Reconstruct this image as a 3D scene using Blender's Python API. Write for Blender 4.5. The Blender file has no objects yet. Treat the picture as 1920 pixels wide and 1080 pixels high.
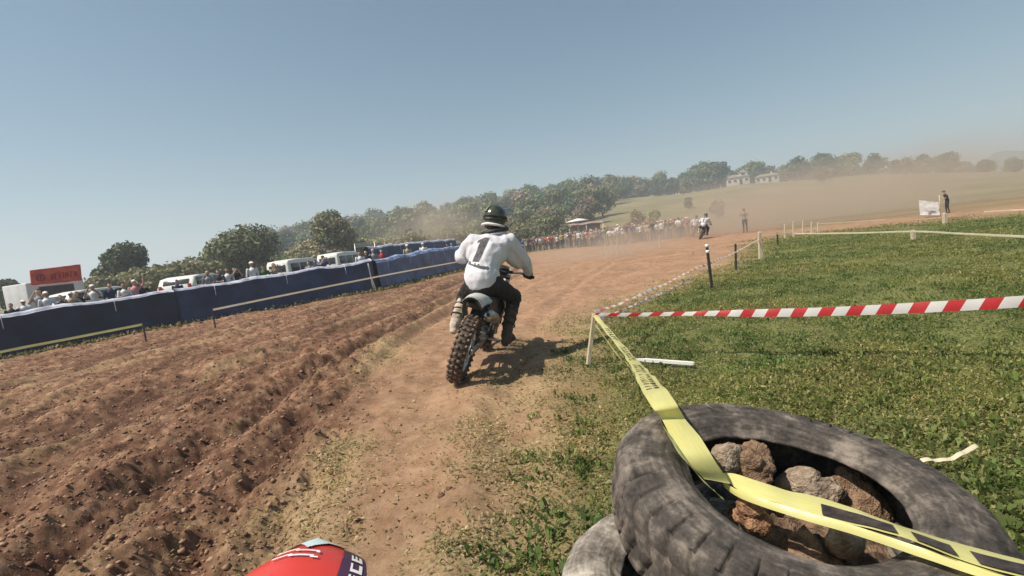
import bpy, bmesh, math, random
import numpy as np
from mathutils import Vector, Matrix, noise as mnoise
from mathutils.bvhtree import BVHTree

S = bpy.context.scene
COL = S.collection
R = math.radians
# ------------------------------------------------------------------ camera
F = 927.0; ROLL = R(7.1); PITCH = R(5.09)
CAM = Vector((0, 0, 1.3))
fw = Vector((0, math.cos(PITCH), -math.sin(PITCH)))
up0 = Vector((1, 0, 0)).cross(fw); rt0 = Vector((1, 0, 0))
rt = rt0 * math.cos(ROLL) - up0 * math.sin(ROLL)
up = rt0 * math.sin(ROLL) + up0 * math.cos(ROLL)
cd = bpy.data.cameras.new('camera'); co = bpy.data.objects.new('camera', cd); COL.objects.link(co)
cd.sensor_width = 36; cd.lens = 36 * F / 1920; cd.clip_start = 0.05; cd.clip_end = 5000
m3 = Matrix((rt, up, -fw)).transposed()
co.matrix_world = Matrix.Translation(CAM) @ m3.to_4x4()
S.camera = co
# ------------------------------------------------------------------ world, sun, exposure
SUNV = Vector((0.62, 0.24, -1.0))           # direction the light travels
sd = -SUNV.normalized()
ELEV = math.asin(sd.z); AZ = math.atan2(sd.x, sd.y)
W = bpy.data.worlds.new('World'); S.world = W; W.use_nodes = True
wn = W.node_tree.nodes; wl = W.node_tree.links
bg = wn['Background']
sky = wn.new('ShaderNodeTexSky'); sky.sky_type = 'NISHITA'; sky.sun_disc = False
sky.sun_elevation = ELEV; sky.sun_rotation = AZ; sky.air_density = 1.0; sky.dust_density = 1.2; sky.ozone_density = 1.5
hs = wn.new('ShaderNodeHueSaturation'); hs.inputs['Saturation'].default_value = 1.15; hs.inputs['Hue'].default_value = 0.480
wl.new(sky.outputs[0], hs.inputs['Color']); wl.new(hs.outputs[0], bg.inputs['Color'])
bg.inputs['Strength'].default_value = 0.068
sl = bpy.data.lights.new('sun', 'SUN'); sl.energy = 4.9; sl.angle = R(0.6); sl.color = (1.0, 0.92, 0.80)
so = bpy.data.objects.new('sun', sl); COL.objects.link(so)
so.rotation_euler = SUNV.to_track_quat('-Z', 'Y').to_euler()
S.view_settings.view_transform = 'Standard'; S.view_settings.look = 'None'
S.view_settings.exposure = 0.42; S.view_settings.gamma = 1.0
S.render.engine = 'CYCLES'
S.cycles.max_bounces = 6; S.cycles.diffuse_bounces = 3; S.cycles.volume_bounces = 1
S.cycles.transparent_max_bounces = 12
S.cycles.use_denoising = True

def ray(px, py): return fw + rt * ((px - 960) / F) + up * ((540 - py) / F)
def onplane(px, py, z=0.0):
    v = ray(px, py); return CAM + v * ((z - CAM.z) / v.z)
def at(px, py, Y):
    v = ray(px, py); return CAM + v * (Y / v.y)

# ------------------------------------------------------------------ noise and terrain
def vnoise(x, y, seed=0):
    ix = np.floor(x).astype(np.int64); iy = np.floor(y).astype(np.int64)
    fx = x - ix; fy = y - iy
    fx = fx * fx * (3 - 2 * fx); fy = fy * fy * (3 - 2 * fy)
    def h(a, b):
        v = (a * 374761393 + b * 668265263 + seed * 974634777) & 0xffffffff
        v = ((v ^ (v >> 13)) * 1274126177) & 0xffffffff
        v = ((v ^ (v >> 16)) * 2246822519) & 0xffffffff
        return (v ^ (v >> 15)) / 4294967295.0
    a = h(ix, iy); b = h(ix + 1, iy); c = h(ix, iy + 1); d = h(ix + 1, iy + 1)
    return (a + (b - a) * fx) * (1 - fy) + (c + (d - c) * fx) * fy
def fbm(x, y, sc, octv=4, seed=0, gain=.5):
    t = 0; a = 1; n = 0
    for o in range(octv):
        t = t + a * vnoise(x / sc * 2 ** o + 17.3 * o, y / sc * 2 ** o - 9.1 * o, seed + o); n += a; a *= gain
    return t / n
def sstep(a, b, v):
    t = np.clip((v - a) / (b - a), 0, 1); return t * t * (3 - 2 * t)

BAR = [(-24, -2), (-17.5, 7.5), (-13.6, 12.95), (-11.08, 16.42), (-6.09, 21.8), (-3.49, 33), (1.2, 55)]
def barrier_x(y): return np.interp(y, [p[1] for p in BAR], [p[0] for p in BAR])
def lane_l(y): return np.interp(y, [0, 2, 3, 7.7, 12, 16, 36, 60], [-.85, -.95, -1.2, -1.9, -1.5, -1.0, 3.2, 12])
def grass_x(y): return np.interp(y, [0, 1.85, 2.6, 3.3, 4.8, 6, 8.4, 14, 24, 30, 60], [.0, .1, .3, .42, .62, .95, 2.2, 6.8, 12.0, 17, 62])
AZT = [-70, -60, -45, -37, -31, -23, -14, 1, 12, 20, 26, 31, 37, 46, 60, 70]
HZT = [0, 1, 2.5, 4, 7, 9, 11.5, 14.5, 15, 13.8, 13.9, 12, 9.5, 4, 4, 0]

def terrain(x, y):
    x = np.asarray(x, float); y = np.asarray(y, float)
    r = np.hypot(x, y); az = np.degrees(np.arctan2(x, y))
    n1 = fbm(x, y, 1.4, 3, 5); n2 = fbm(x, y, .5, 3, 9)
    xg = grass_x(y) + (n1 - .5) * (.5 + .06 * y) + (n2 - .5) * .25
    wg = .42 + .045 * np.abs(y)
    grass = sstep(-wg, wg, x - xg)
    bx = barrier_x(y)
    grass = grass * (1 - sstep(23, 31, r + (n1 - .5) * 8))
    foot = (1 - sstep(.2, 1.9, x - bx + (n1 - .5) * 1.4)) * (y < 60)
    ll = lane_l(y) + (n2 - .5) * .35
    till = (1 - sstep(-.45, .15, x - ll)) * (1 - foot) * (1 - sstep(22, 34, y))
    field = sstep(50, 64, r + (n1 - .5) * 10)
    field = np.maximum(field, (x > y * .55) * sstep(24, 34, r + (n1 - .5) * 9) * .6 * (1 - np.exp(-((r - 33) / 3.5) ** 2)))
    dry = np.exp(-((x - xg + .38) / (.62 + .03 * y)) ** 2) * (.25 + .65 * sstep(.36, .6, n2))
    dry = np.maximum(dry, .75 * np.exp(-((x - ll + .1) / .28) ** 2) * (y < 9) * sstep(.35, .6, n1))
    dry = dry * (1 - sstep(10, 20, y))
    # heights
    rut = np.zeros_like(x)
    def rl(ys, xs, dep, w, berm):
        c = np.interp(y, ys, xs); d = x - c + (n2 - .5) * .12
        g = np.exp(-(d / w) ** 2); b = np.exp(-((np.abs(d) - 1.9 * w) / (w * .9)) ** 2)
        fade = 1 - sstep(18, 30, y)
        return (-dep * g + berm * b) * fade, g * fade
    r1, g1 = rl([0, 2, 3.3, 5.6, 7.7, 9.6, 14, 20], [-2.2, -2.35, -2.5, -2.65, -2.45, -2.1, -1.5, -.2], .11, .17, .06)
    r2, g2 = rl([0, 2, 3, 6, 9, 14, 24], [-.55, -.72, -.85, -.95, -.8, .2, 3.5], .030, .2, .02)
    r3, g3 = rl([0, 3, 4.4, 5.75, 9, 14], [-3.0, -3.6, -4.3, -4.6, -3.6, -2.2], .08, .4, .05)
    r4, g4 = rl([0, 2, 4, 8, 14, 22], [-1.5, -1.7, -1.85, -1.75, -.9, .8], .05, .12, .03)
    r5, g5 = rl([4.8, 6.3, 9, 14, 24], [-.1, .05, .6, 2.0, 5.5], .025, .15, .02)
    clod = fbm(x, y, .42, 4, 21, .6); c2 = fbm(x, y, .16, 3, 33, .6); rd = 1 - np.abs(2 * fbm(x, y, .28, 3, 41) - 1)
    c3 = fbm(x, y, .07, 3, 51, .65); c4 = 1 - np.abs(2 * fbm(x, y, .11, 3, 61, .6) - 1)
    fur = fbm((x - ll) / 1.0, y / 5.5, .38, 3, 77, .55); fur2 = fbm((x - ll), y / 3.2, .17, 3, 78, .5)
    h = till * (.065 * (clod - .5) + .065 * (c2 - .5) + .04 * (rd - .7) + .06 * (c3 - .5) + .035 * (c4 - .7) + .20 * (fur - .5) + .08 * (fur2 - .5)) * (.6 + .8 * n1)
    h = h + (1 - till) * (1 - grass) * (.05 * (fur - .5) + .02 * (fur2 - .5))
    h = h + (1 - till) * (1 - grass) * ((n1 - .5) * .05 + (c2 - .5) * .018 + (clod - .5) * .03)
    h = h + grass * ((n1 - .5) * .10 + (clod - .5) * .05)
    h = h + (r1 + r3 + r4) * (1 - grass) + (r2 + r5) * (1 - grass)
    near = 1 - sstep(25, 60, r); h = h * near
    h = h + .28 * (1 - sstep(-1.1, -.1, x - bx)) * (1 - sstep(50, 70, r)) * (y > -3)
    H = np.interp(az, AZT, HZT)
    h = h + H * sstep(62, 245, r) + (fbm(x, y, 60, 3, 70) - .5) * 3.0 * sstep(70, 200, r)
    h = h - .0 * r
    dry = np.maximum(dry, till * sstep(.56, .70, fur) * .38)
    darken = np.clip(till * sstep(.46, .36, fur) * .0 + till * (1 - sstep(.34, .46, fur)) * .6 + g1 * .8 + g3 * .5 + g4 * .4 + (n1 < .36) * till * .4, 0, 1)  # darker tone in ruts, furrow bottoms and some tilled patches
    return h, grass, dry, till, field, foot, darken
def gz(x, y): return float(terrain(np.array([x]), np.array([y]))[0][0])

# ------------------------------------------------------------------ object helpers
def link(name, me, mat=None, parent=None):
    o = bpy.data.objects.new(name, me); COL.objects.link(o)
    if mat is not None and hasattr(me, 'materials'):
        for m in (mat if isinstance(mat, (list, tuple)) else [mat]): me.materials.append(m)
    if parent: o.parent = parent
    return o
def tag(o, label=None, cat=None, group=None, kind=None):
    if label: o['label'] = label
    if cat: o['category'] = cat
    if group: o['group'] = group
    if kind: o['kind'] = kind
    return o
def empty(name, loc=(0, 0, 0), rz=0):
    o = bpy.data.objects.new(name, None); COL.objects.link(o); o.location = loc; o.rotation_euler = (0, 0, rz); o.empty_display_size = .1
    return o
KIDS = {}
def copy_tree(o, parent=None):
    c = o.copy(); COL.objects.link(c); c.parent = parent
    for ch in list(o.children): copy_tree(ch, c)
    return c
def np_mesh(name, V, Fq, smooth=False, attrs=None, k=4):
    V = np.asarray(V, np.float32); Fq = np.asarray(Fq, np.int32)
    me = bpy.data.meshes.new(name)
    me.vertices.add(len(V)); me.vertices.foreach_set('co', V.ravel())
    n = len(Fq); me.loops.add(n * k); me.loops.foreach_set('vertex_index', Fq.ravel())
    me.polygons.add(n); me.polygons.foreach_set('loop_start', np.arange(0, n * k, k, dtype=np.int32))
    me.polygons.foreach_set('loop_total', np.full(n, k, np.int32))
    if smooth: me.polygons.foreach_set('use_smooth', np.ones(n, bool))
    if attrs:
        for an, arr in attrs.items():
            a = me.color_attributes.new(an, 'FLOAT_COLOR', 'POINT'); a.data.foreach_set('color', np.asarray(arr, np.float32).ravel())
    me.update(calc_edges=True); me.validate()
    return me

class MB:
    def __init__(s): s.v = []; s.f = []; s.sm = []
    def add(s, vs, fs, smooth=False, M=None):
        b = len(s.v)
        for v in vs:
            v = Vector(v)
            s.v.append(M @ v if M else v)
        for f in fs: s.f.append([b + i for i in f]); s.sm.append(smooth)
        return s
    def box(s, c, d, rot=None, bev=0.0, taper=1.0):
        bm = bmesh.new(); bmesh.ops.create_cube(bm, size=1)
        for v in bm.verts:
            t = taper if v.co.z > 0 else 1
            v.co = Vector((v.co.x * d[0] * t, v.co.y * d[1] * t, v.co.z * d[2]))
        if bev: bmesh.ops.bevel(bm, geom=bm.edges[:], offset=bev, segments=2, affect='EDGES', profile=.6)
        M = Matrix.Translation(c)
        if rot is not None: M = M @ (rot if isinstance(rot, Matrix) else Matrix.Rotation(rot[0], 4, 'X') @ Matrix.Rotation(rot[1], 4, 'Y') @ Matrix.Rotation(rot[2], 4, 'Z'))
        bm.verts.ensure_lookup_table(); bm.verts.index_update()
        s.add([v.co for v in bm.verts], [[v.index for v in f.verts] for f in bm.faces], bool(bev), M); bm.free(); return s
    def tube(s, pts, r, n=10, caps=True, flat=1.0):
        pts = [Vector(p) for p in pts]; k = len(pts); rs = r if isinstance(r, (list, tuple)) else [r] * k
        vs = []; fs = []; prev = None
        for i, p in enumerate(pts):
            t = (pts[min(i + 1, k - 1)] - pts[max(i - 1, 0)]).normalized()
            if prev is None:
                a = Vector((0, 0, 1)) if abs(t.z) < .9 else Vector((1, 0, 0))
                u = t.cross(a).normalized()
            else: u = (prev - t * prev.dot(t)).normalized()
            prev = u; w = t.cross(u)
            for j in range(n):
                an = 2 * math.pi * j / n
                vs.append(p + (u * math.cos(an) + w * math.sin(an) * flat) * rs[i])
        for i in range(k - 1):
            for j in range(n): fs.append([i * n + j, i * n + (j + 1) % n, (i + 1) * n + (j + 1) % n, (i + 1) * n + j])
        if caps: fs.append(list(range(n))[::-1]); fs.append([(k - 1) * n + j for j in range(n)])
        return s.add(vs, fs, True)
    def lathe(s, prof, c, axis='X', n=48, closed=True):   # prof: (radius, along axis)
        vs = []; fs = []; k = len(prof)
        for i in range(n):
            a = 2 * math.pi * i / n
            for (r, h) in prof:
                p = {'X': (h, r * math.cos(a), r * math.sin(a)), 'Z': (r * math.cos(a), r * math.sin(a), h), 'Y': (r * math.cos(a), h, r * math.sin(a))}[axis]
                vs.append(Vector(c) + Vector(p))
        kk = k if closed else k - 1
        for i in range(n):
            for j in range(kk): fs.append([i * k + j, i * k + (j + 1) % k, ((i + 1) % n) * k + (j + 1) % k, ((i + 1) % n) * k + j])
        return s.add(vs, fs, True)
    def sphere(s, c, rad, sub=2, rot=None):
        bm = bmesh.new(); bmesh.ops.create_icosphere(bm, subdivisions=sub, radius=1)
        M = Matrix.Translation(c) @ (rot or Matrix()) @ Matrix.Diagonal((*((rad,) * 3 if isinstance(rad, (int, float)) else rad), 1))
        bm.verts.index_update()
        s.add([v.co for v in bm.verts], [[v.index for v in f.verts] for f in bm.faces], True, M); bm.free(); return s
    def grid(s, P, thick=0.0):      # P rows x cols of points, sheet with thickness
        nr = len(P); nc = len(P[0]); vs = [Vector(p) for row in P for p in row]; fs = []
        for i in range(nr - 1):
            for j in range(nc - 1): fs.append([i * nc + j, i * nc + j + 1, (i + 1) * nc + j + 1, (i + 1) * nc + j])
        if thick:
            N = [Vector() for _ in vs]
            for f in fs:
                nn = (vs[f[1]] - vs[f[0]]).cross(vs[f[3]] - vs[f[0]])
                for q in f: N[q] += nn
            b = len(vs); vs = vs + [v - N[i].normalized() * thick for i, v in enumerate(vs)]
            fs2 = [[b + q for q in f[::-1]] for f in fs]
            edge = [(i, 0) for i in range(nr)]
            def qd(a, c): fs.append([a, a + b, c + b, c])
            for i in range(nr - 1): qd(i * nc, (i + 1) * nc); qd((i + 1) * nc + nc - 1, i * nc + nc - 1)
            for j in range(nc - 1): qd(j + 1, j); qd((nr - 1) * nc + j, (nr - 1) * nc + j + 1)
            fs += fs2
        return s.add(vs, fs, True)
    def cone(s, p0, r0, p1, r1):    # rounded tapered limb
        bm = bmesh.new()
        for p, r in ((p0, r0), (p1, r1)):
            bmesh.ops.create_icosphere(bm, subdivisions=2, radius=r, matrix=Matrix.Translation(p))
        res = bmesh.ops.convex_hull(bm, input=bm.verts[:])
        bmesh.ops.delete(bm, geom=[g for g in res['geom_interior'] if isinstance(g, bmesh.types.BMVert)], context='VERTS')
        bm.verts.index_update()
        s.add([v.co for v in bm.verts], [[v.index for v in f.verts] for f in bm.faces], True); bm.free(); return s
    def mesh(s, name='mesh'):
        me = bpy.data.meshes.new(name); me.from_pydata([tuple(v) for v in s.v], [], s.f)
        me.polygons.foreach_set('use_smooth', s.sm); me.update(); return me
    def build(s, name, mat, parent=None): return link(name, s.mesh(name), mat, parent)

def remeshed(mb, voxel, smooth=4, disp=0.0, dsc=.1, aniso=(1, 1, 1), seed=0):
    o = link('temporary', mb.mesh()); md = o.modifiers.new('r', 'REMESH'); md.mode = 'VOXEL'; md.voxel_size = voxel; md.use_smooth_shade = True
    if smooth: ms = o.modifiers.new('s', 'SMOOTH'); ms.iterations = smooth; ms.factor = .6
    dg = bpy.context.evaluated_depsgraph_get(); me = bpy.data.meshes.new_from_object(o.evaluated_get(dg))
    old = o.data; bpy.data.objects.remove(o); bpy.data.meshes.remove(old)
    if disp:
        ns = [v.normal.copy() for v in me.vertices]
        for v, n in zip(me.vertices, ns):
            p = v.co; q = Vector((p.x * aniso[0], p.y * aniso[1], p.z * aniso[2])) / dsc + Vector((seed * 7.7, 0, 0))
            v.co = p + n * disp * (1 - 2 * abs(mnoise.noise(q)) * 1.6 + .5 * mnoise.noise(q * 2.3))
    me.polygons.foreach_set('use_smooth', [True] * len(me.polygons)); me.materials.clear(); me.update()
    return me

# ------------------------------------------------------------------ materials
def nt(m): return m.node_tree.nodes, m.node_tree.links
def mat(name, c, rough=.7, var=.15, scale=8.0, bump=0.0, bscale=None, metal=0.0, spec=.3, c2=None, coord='Object', stretch=None, objrand=0.0, trans=0.0):
    m = bpy.data.materials.new(name); m.use_nodes = True; N, L = nt(m); b = N['Principled BSDF']
    tc = N.new('ShaderNodeTexCoord'); src = tc.outputs[coord]
    if stretch:
        mp = N.new('ShaderNodeMapping'); mp.inputs['Scale'].default_value = stretch; L.new(src, mp.inputs[0]); src = mp.outputs[0]
    nz = N.new('ShaderNodeTexNoise'); nz.inputs['Scale'].default_value = scale; nz.inputs['Detail'].default_value = 5; L.new(src, nz.inputs['Vector'])
    mx = N.new('ShaderNodeMix'); mx.data_type = 'RGBA'
    lo = [max(0, x * (1 - var)) for x in c]; hi = list(c2) if c2 else [min(1, x * (1 + var)) for x in c]
    mx.inputs[6].default_value = (*lo, 1); mx.inputs[7].default_value = (*hi, 1)
    mr = N.new('ShaderNodeMapRange'); mr.inputs[1].default_value = .34; mr.inputs[2].default_value = .66; L.new(nz.outputs[0], mr.inputs[0]); L.new(mr.outputs[0], mx.inputs[0])
    out = mx.outputs[2]
    if objrand:
        oi = N.new('ShaderNodeObjectInfo'); mr2 = N.new('ShaderNodeMapRange'); mr2.inputs[3].default_value = 1 - objrand; mr2.inputs[4].default_value = 1 + objrand
        L.new(oi.outputs['Random'], mr2.inputs[0]); hv = N.new('ShaderNodeHueSaturation'); L.new(mr2.outputs[0], hv.inputs['Value'])
        m4 = N.new('ShaderNodeMapRange'); m4.inputs[3].default_value = .5 - objrand * .12; m4.inputs[4].default_value = .5 + objrand * .06
        mu = N.new('ShaderNodeMath'); mu.operation = 'FRACT'; mm = N.new('ShaderNodeMath'); mm.operation = 'MULTIPLY'; mm.inputs[1].default_value = 7.31
        L.new(oi.outputs['Random'], mm.inputs[0]); L.new(mm.outputs[0], mu.inputs[0]); L.new(mu.outputs[0], m4.inputs[0]); L.new(m4.outputs[0], hv.inputs['Hue'])
        L.new(out, hv.inputs['Color']); out = hv.outputs[0]
    L.new(out, b.inputs['Base Color'])
    b.inputs['Roughness'].default_value = rough; b.inputs['Metallic'].default_value = metal; b.inputs['Specular IOR Level'].default_value = spec
    if bump:
        n2 = N.new('ShaderNodeTexNoise'); n2.inputs['Scale'].default_value = bscale or scale * 4; n2.inputs['Detail'].default_value = 4; L.new(src, n2.inputs['Vector'])
        bp = N.new('ShaderNodeBump'); bp.inputs['Strength'].default_value = bump; bp.inputs['Distance'].default_value = .02; L.new(n2.outputs[0], bp.inputs['Height']); L.new(bp.outputs[0], b.inputs['Normal'])
    if trans:
        tr = N.new('ShaderNodeBsdfTranslucent'); L.new(out, tr.inputs[0]); ms = N.new('ShaderNodeMixShader'); ms.inputs[0].default_value = trans
        L.new(b.outputs[0], ms.inputs[1]); L.new(tr.outputs[0], ms.inputs[2]); L.new(ms.outputs[0], N['Material Output'].inputs[0])
    return m

def ground_material():
    m = bpy.data.materials.new('ground'); m.use_nodes = True; N, L = nt(m); b = N['Principled BSDF']; b.inputs['Roughness'].default_value = .95; b.inputs['Specular IOR Level'].default_value = .1
    tc = N.new('ShaderNodeTexCoord'); P = tc.outputs['Object']
    a1 = N.new('ShaderNodeVertexColor'); a1.layer_name = 'mask'; a2 = N.new('ShaderNodeVertexColor'); a2.layer_name = 'mask2'
    s1 = N.new('ShaderNodeSeparateColor'); s2 = N.new('ShaderNodeSeparateColor'); L.new(a1.outputs[0], s1.inputs[0]); L.new(a2.outputs[0], s2.inputs[0])
    def noise(sc, det=6, rg=.6):
        n = N.new('ShaderNodeTexNoise'); n.inputs['Scale'].default_value = sc; n.inputs['Detail'].default_value = det; n.inputs['Roughness'].default_value = rg; L.new(P, n.inputs['Vector']); return n.outputs[0]
    def ramp(src, stops):
        r = N.new('ShaderNodeValToRGB'); e = r.color_ramp.elements
        while len(e) < len(stops): e.new(.5)
        for i, (p, c) in enumerate(stops): e[i].position = p; e[i].color = (*c, 1)
        L.new(src, r.inputs[0]); return r.outputs[0]
    def mix(f, a, c):
        x = N.new('ShaderNodeMix'); x.data_type = 'RGBA'; L.new(f, x.inputs[0]); L.new(a, x.inputs[6]); L.new(c, x.inputs[7]); return x.outputs[2]
    def mul(a, k, add=0.0):
        x = N.new('ShaderNodeMath'); x.operation = 'MULTIPLY_ADD'; L.new(a, x.inputs[0]); x.inputs[2].default_value = add
        if isinstance(k, (int, float)): x.inputs[1].default_value = k
        else: L.new(k, x.inputs[1])
        x.use_clamp = True; return x.outputs[0]
    n_big = noise(.9, 4); n_mid = noise(6, 8, .7); n_fine = noise(38, 8, .75)
    lane = ramp(n_mid, [(.3, (.235, .13, .075)), (.5, (.33, .195, .118)), (.7, (.42, .27, .175))])
    red = ramp(n_mid, [(.30, (.075, .034, .022)), (.45, (.17, .088, .054)), (.57, (.28, .162, .098)), (.70, (.44, .30, .195))])
    straw = ramp(n_fine, [(.32, (.15, .09, .045)), (.5, (.33, .235, .125)), (.68, (.5, .40, .24))])
    grass = ramp(n_fine, [(.3, (.06, .075, .022)), (.48, (.14, .15, .048)), (.62, (.24, .22, .09)), (.76, (.38, .31, .17))])
    field = ramp(noise(.08, 8, .65), [(.3, (.12, .11, .05)), (.5, (.20, .17, .085)), (.68, (.28, .225, .12))])
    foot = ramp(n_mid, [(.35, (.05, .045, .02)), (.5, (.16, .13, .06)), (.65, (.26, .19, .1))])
    darken = ramp(n_fine, [(.3, (.035, .018, .013)), (.7, (.11, .055, .036))])
    c = mix(s1.outputs[2], lane, red)
    c = mix(mul(s2.outputs[2], .7), c, darken)
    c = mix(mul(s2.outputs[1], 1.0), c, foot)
    c = mix(s1.outputs[1], c, straw)
    c = mix(s1.outputs[0], c, grass)
    c = mix(s2.outputs[0], c, field)
    # broad tonal drift
    hv = N.new('ShaderNodeHueSaturation'); L.new(c, hv.inputs['Color']); mr = N.new('ShaderNodeMapRange'); mr.inputs[1].default_value = .3; mr.inputs[2].default_value = .7; mr.inputs[3].default_value = .78; mr.inputs[4].default_value = 1.18
    L.new(n_big, mr.inputs[0]); L.new(mr.outputs[0], hv.inputs['Value']); L.new(hv.outputs[0], b.inputs['Base Color'])
    bp = N.new('ShaderNodeBump'); bp.inputs['Strength'].default_value = .55; bp.inputs['Distance'].default_value = .045; L.new(noise(26, 8, .75), bp.inputs['Height'])
    bp2 = N.new('ShaderNodeBump'); bp2.inputs['Strength'].default_value = .5; bp2.inputs['Distance'].default_value = .008; L.new(noise(120, 4, .7), bp2.inputs['Height']); L.new(bp.outputs[0], bp2.inputs['Normal'])
    L.new(bp2.outputs[0], b.inputs['Normal'])
    return m

def leafy(name, trans=.25):
    m = bpy.data.materials.new(name); m.use_nodes = True; N, L = nt(m); b = N['Principled BSDF']; b.inputs['Roughness'].default_value = .6; b.inputs['Specular IOR Level'].default_value = .25
    a = N.new('ShaderNodeVertexColor'); a.layer_name = 'tint'; L.new(a.outputs[0], b.inputs['Base Color'])
    tr = N.new('ShaderNodeBsdfTranslucent'); L.new(a.outputs[0], tr.inputs[0]); ms = N.new('ShaderNodeMixShader'); ms.inputs[0].default_value = trans
    L.new(b.outputs[0], ms.inputs[1]); L.new(tr.outputs[0], ms.inputs[2]); L.new(ms.outputs[0], N['Material Output'].inputs[0]); return m

def volume_mat(name, dens, col, falloff=True, scale=2.5, lo=.4, hi=.75):
    m = bpy.data.materials.new(name); m.use_nodes = True; N, L = nt(m); N.remove(N['Principled BSDF'])
    v = N.new('ShaderNodeVolumePrincipled'); v.inputs['Color'].default_value = (*col, 1); v.inputs['Density'].default_value = dens; v.inputs['Anisotropy'].default_value = .2
    L.new(v.outputs[0], N['Material Output'].inputs['Volume'])
    if falloff:
        tc = N.new('ShaderNodeTexCoord'); nz = N.new('ShaderNodeTexNoise'); nz.inputs['Scale'].default_value = scale; nz.inputs['Detail'].default_value = 3
        L.new(tc.outputs['Object'], nz.inputs['Vector'])
        ln = N.new('ShaderNodeVectorMath'); ln.operation = 'LENGTH'; L.new(tc.outputs['Object'], ln.inputs[0])
        f = N.new('ShaderNodeMapRange'); f.interpolation_type = 'SMOOTHSTEP'; f.inputs[1].default_value = .15; f.inputs[2].default_value = 1.0; f.inputs[3].default_value = 1; f.inputs[4].default_value = 0; L.new(ln.outputs['Value'], f.inputs[0])
        g = N.new('ShaderNodeMapRange'); g.inputs[1].default_value = lo; g.inputs[2].default_value = hi; L.new(nz.outputs[0], g.inputs[0])
        x = N.new('ShaderNodeMath'); x.operation = 'MULTIPLY'; L.new(f.outputs[0], x.inputs[0]); L.new(g.outputs[0], x.inputs[1])
        y = N.new('ShaderNodeMath'); y.operation = 'MULTIPLY'; L.new(x.outputs[0], y.inputs[0]); y.inputs[1].default_value = dens; L.new(y.outputs[0], v.inputs['Density'])
    return m

rng = np.random.default_rng(7); random.seed(7)
# ------------------------------------------------------------------ ground
def build_ground():
    fine = np.radians(np.arange(-56, 56.01, .17)); coarse = np.radians(np.concatenate([np.arange(56, 304, 3.1)[1:]]))
    A = np.concatenate([fine, coarse]); nA = len(A)
    rr = [.25, .5, .8, 1.1]; r = 1.3
    while r < 45: rr.append(r); r *= 1.0058
    while r < 2500: rr.append(r); r *= 1.035
    rr = np.array(rr); nR = len(rr)
    AA, RR = np.meshgrid(A, rr); X = RR * np.sin(AA); Y = RR * np.cos(AA)
    h, gr, dr, ti, fi, fo, dk = terrain(X.ravel(), Y.ravel())
    V = np.stack([X.ravel(), Y.ravel(), h], 1)
    i = np.arange(nR - 1)[:, None]; j = np.arange(nA)[None, :]; j2 = (j + 1) % nA
    Fq = np.stack([i * nA + j, (i + 1) * nA + j, (i + 1) * nA + j2, i * nA + j2], -1).reshape(-1, 4)[:, ::-1]
    one = np.ones_like(h)
    me = np_mesh('ground', V, Fq, True, {'mask': np.stack([gr, dr, ti, one], 1), 'mask2': np.stack([fi, fo, dk, one], 1)})
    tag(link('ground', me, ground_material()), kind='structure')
build_ground()

# ------------------------------------------------------------------ grass, straw and clods (uncountable)
def scatter_pts(n, y0, y1, xmin, xmax):
    y = y0 * (y1 / y0) ** rng.random(n); lo = xmin(y); hi = xmax(y); x = lo + (hi - lo) * rng.random(n); return x, y
def leaves(name, x, y, size, hgt, cols, upright, mt, label):
    h = terrain(x, y)[0]; n = len(x)
    az = rng.random(n) * 2 * np.pi; el = np.clip(rng.normal(upright, .35, n), .05, 1.5)
    d = np.stack([np.cos(az) * np.cos(el), np.sin(az) * np.cos(el), np.sin(el)], 1)
    w = np.stack([-np.sin(az), np.cos(az), rng.normal(0, .25, n)], 1); w /= np.linalg.norm(w, axis=1)[:, None]
    base = np.stack([x, y, h + hgt * rng.random(n) * .6], 1)
    L = (size * (.6 + .8 * rng.random(n)))[:, None]; Wd = L * (.07 + .14 * rng.random(n))[:, None] if name != 'clover_leaves' else L * .42
    bend = np.array([0, 0, -1.0]) * L * .25
    V = np.stack([base, base + d * L * .55 + w * Wd, base + d * L + bend, base + d * L * .5 - w * Wd], 1).reshape(-1, 3)
    Fq = np.arange(n * 4).reshape(-1, 4)
    ci = rng.integers(0, len(cols), n); c = np.array(cols)[ci] * (.65 + .7 * rng.random(n))[:, None]
    pt = sstep(.40, .62, fbm(x, y, 1.7, 4, 101))[:, None]; p2 = (.8 + .4 * fbm(x, y, .45, 3, 102))[:, None]
    c = c * np.array([.78, .88, .80]); c = c * (1 - pt) * p2 + (c * np.array([1.22, 1.08, 1.1]) + np.array([.04, .025, .01])) * pt * p2
    cc = np.repeat(np.concatenate([c, np.ones((n, 1))], 1), 4, 0)
    o = link(name, np_mesh(name, V, Fq, False, {'tint': cc}), mt); tag(o, label, kind='stuff'); return o
ML = leafy('foliage blades', .42)
def keep(x, y, idx, thr_fn):
    t = terrain(x, y); m = rng.random(len(x)) < thr_fn(t, x, y); return x[m], y[m]
gcols = [(.12, .16, .035), (.17, .21, .05), (.22, .24, .07), (.30, .28, .11), (.33, .29, .14), (.10, .13, .03), (.14, .17, .045)]
x, y = scatter_pts(460000, 1.3, 34, lambda y: grass_x(y) - 1.2, lambda y: y * 1.15 + 3)
x, y = keep(x, y, 0, lambda t, x, y: t[1] ** 1.1 * (.25 + .75 * sstep(.36, .54, fbm(x, y, .5, 3, 44))))
leaves('grass', x, y, .020 + .0052 * y ** .8, .02, gcols, .8, ML, 'low green grass and weeds on the right of the track')
x, y = scatter_pts(120000, 1.3, 14, lambda y: grass_x(y) - .6, lambda y: y * 1.15 + 3)
cn = fbm(x, y, .7, 3, 90)
x, y = keep(x, y, 0, lambda t, x, y: t[1] ** 2 * sstep(.42, .62, fbm(x, y, .9, 3, 90)))
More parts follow.
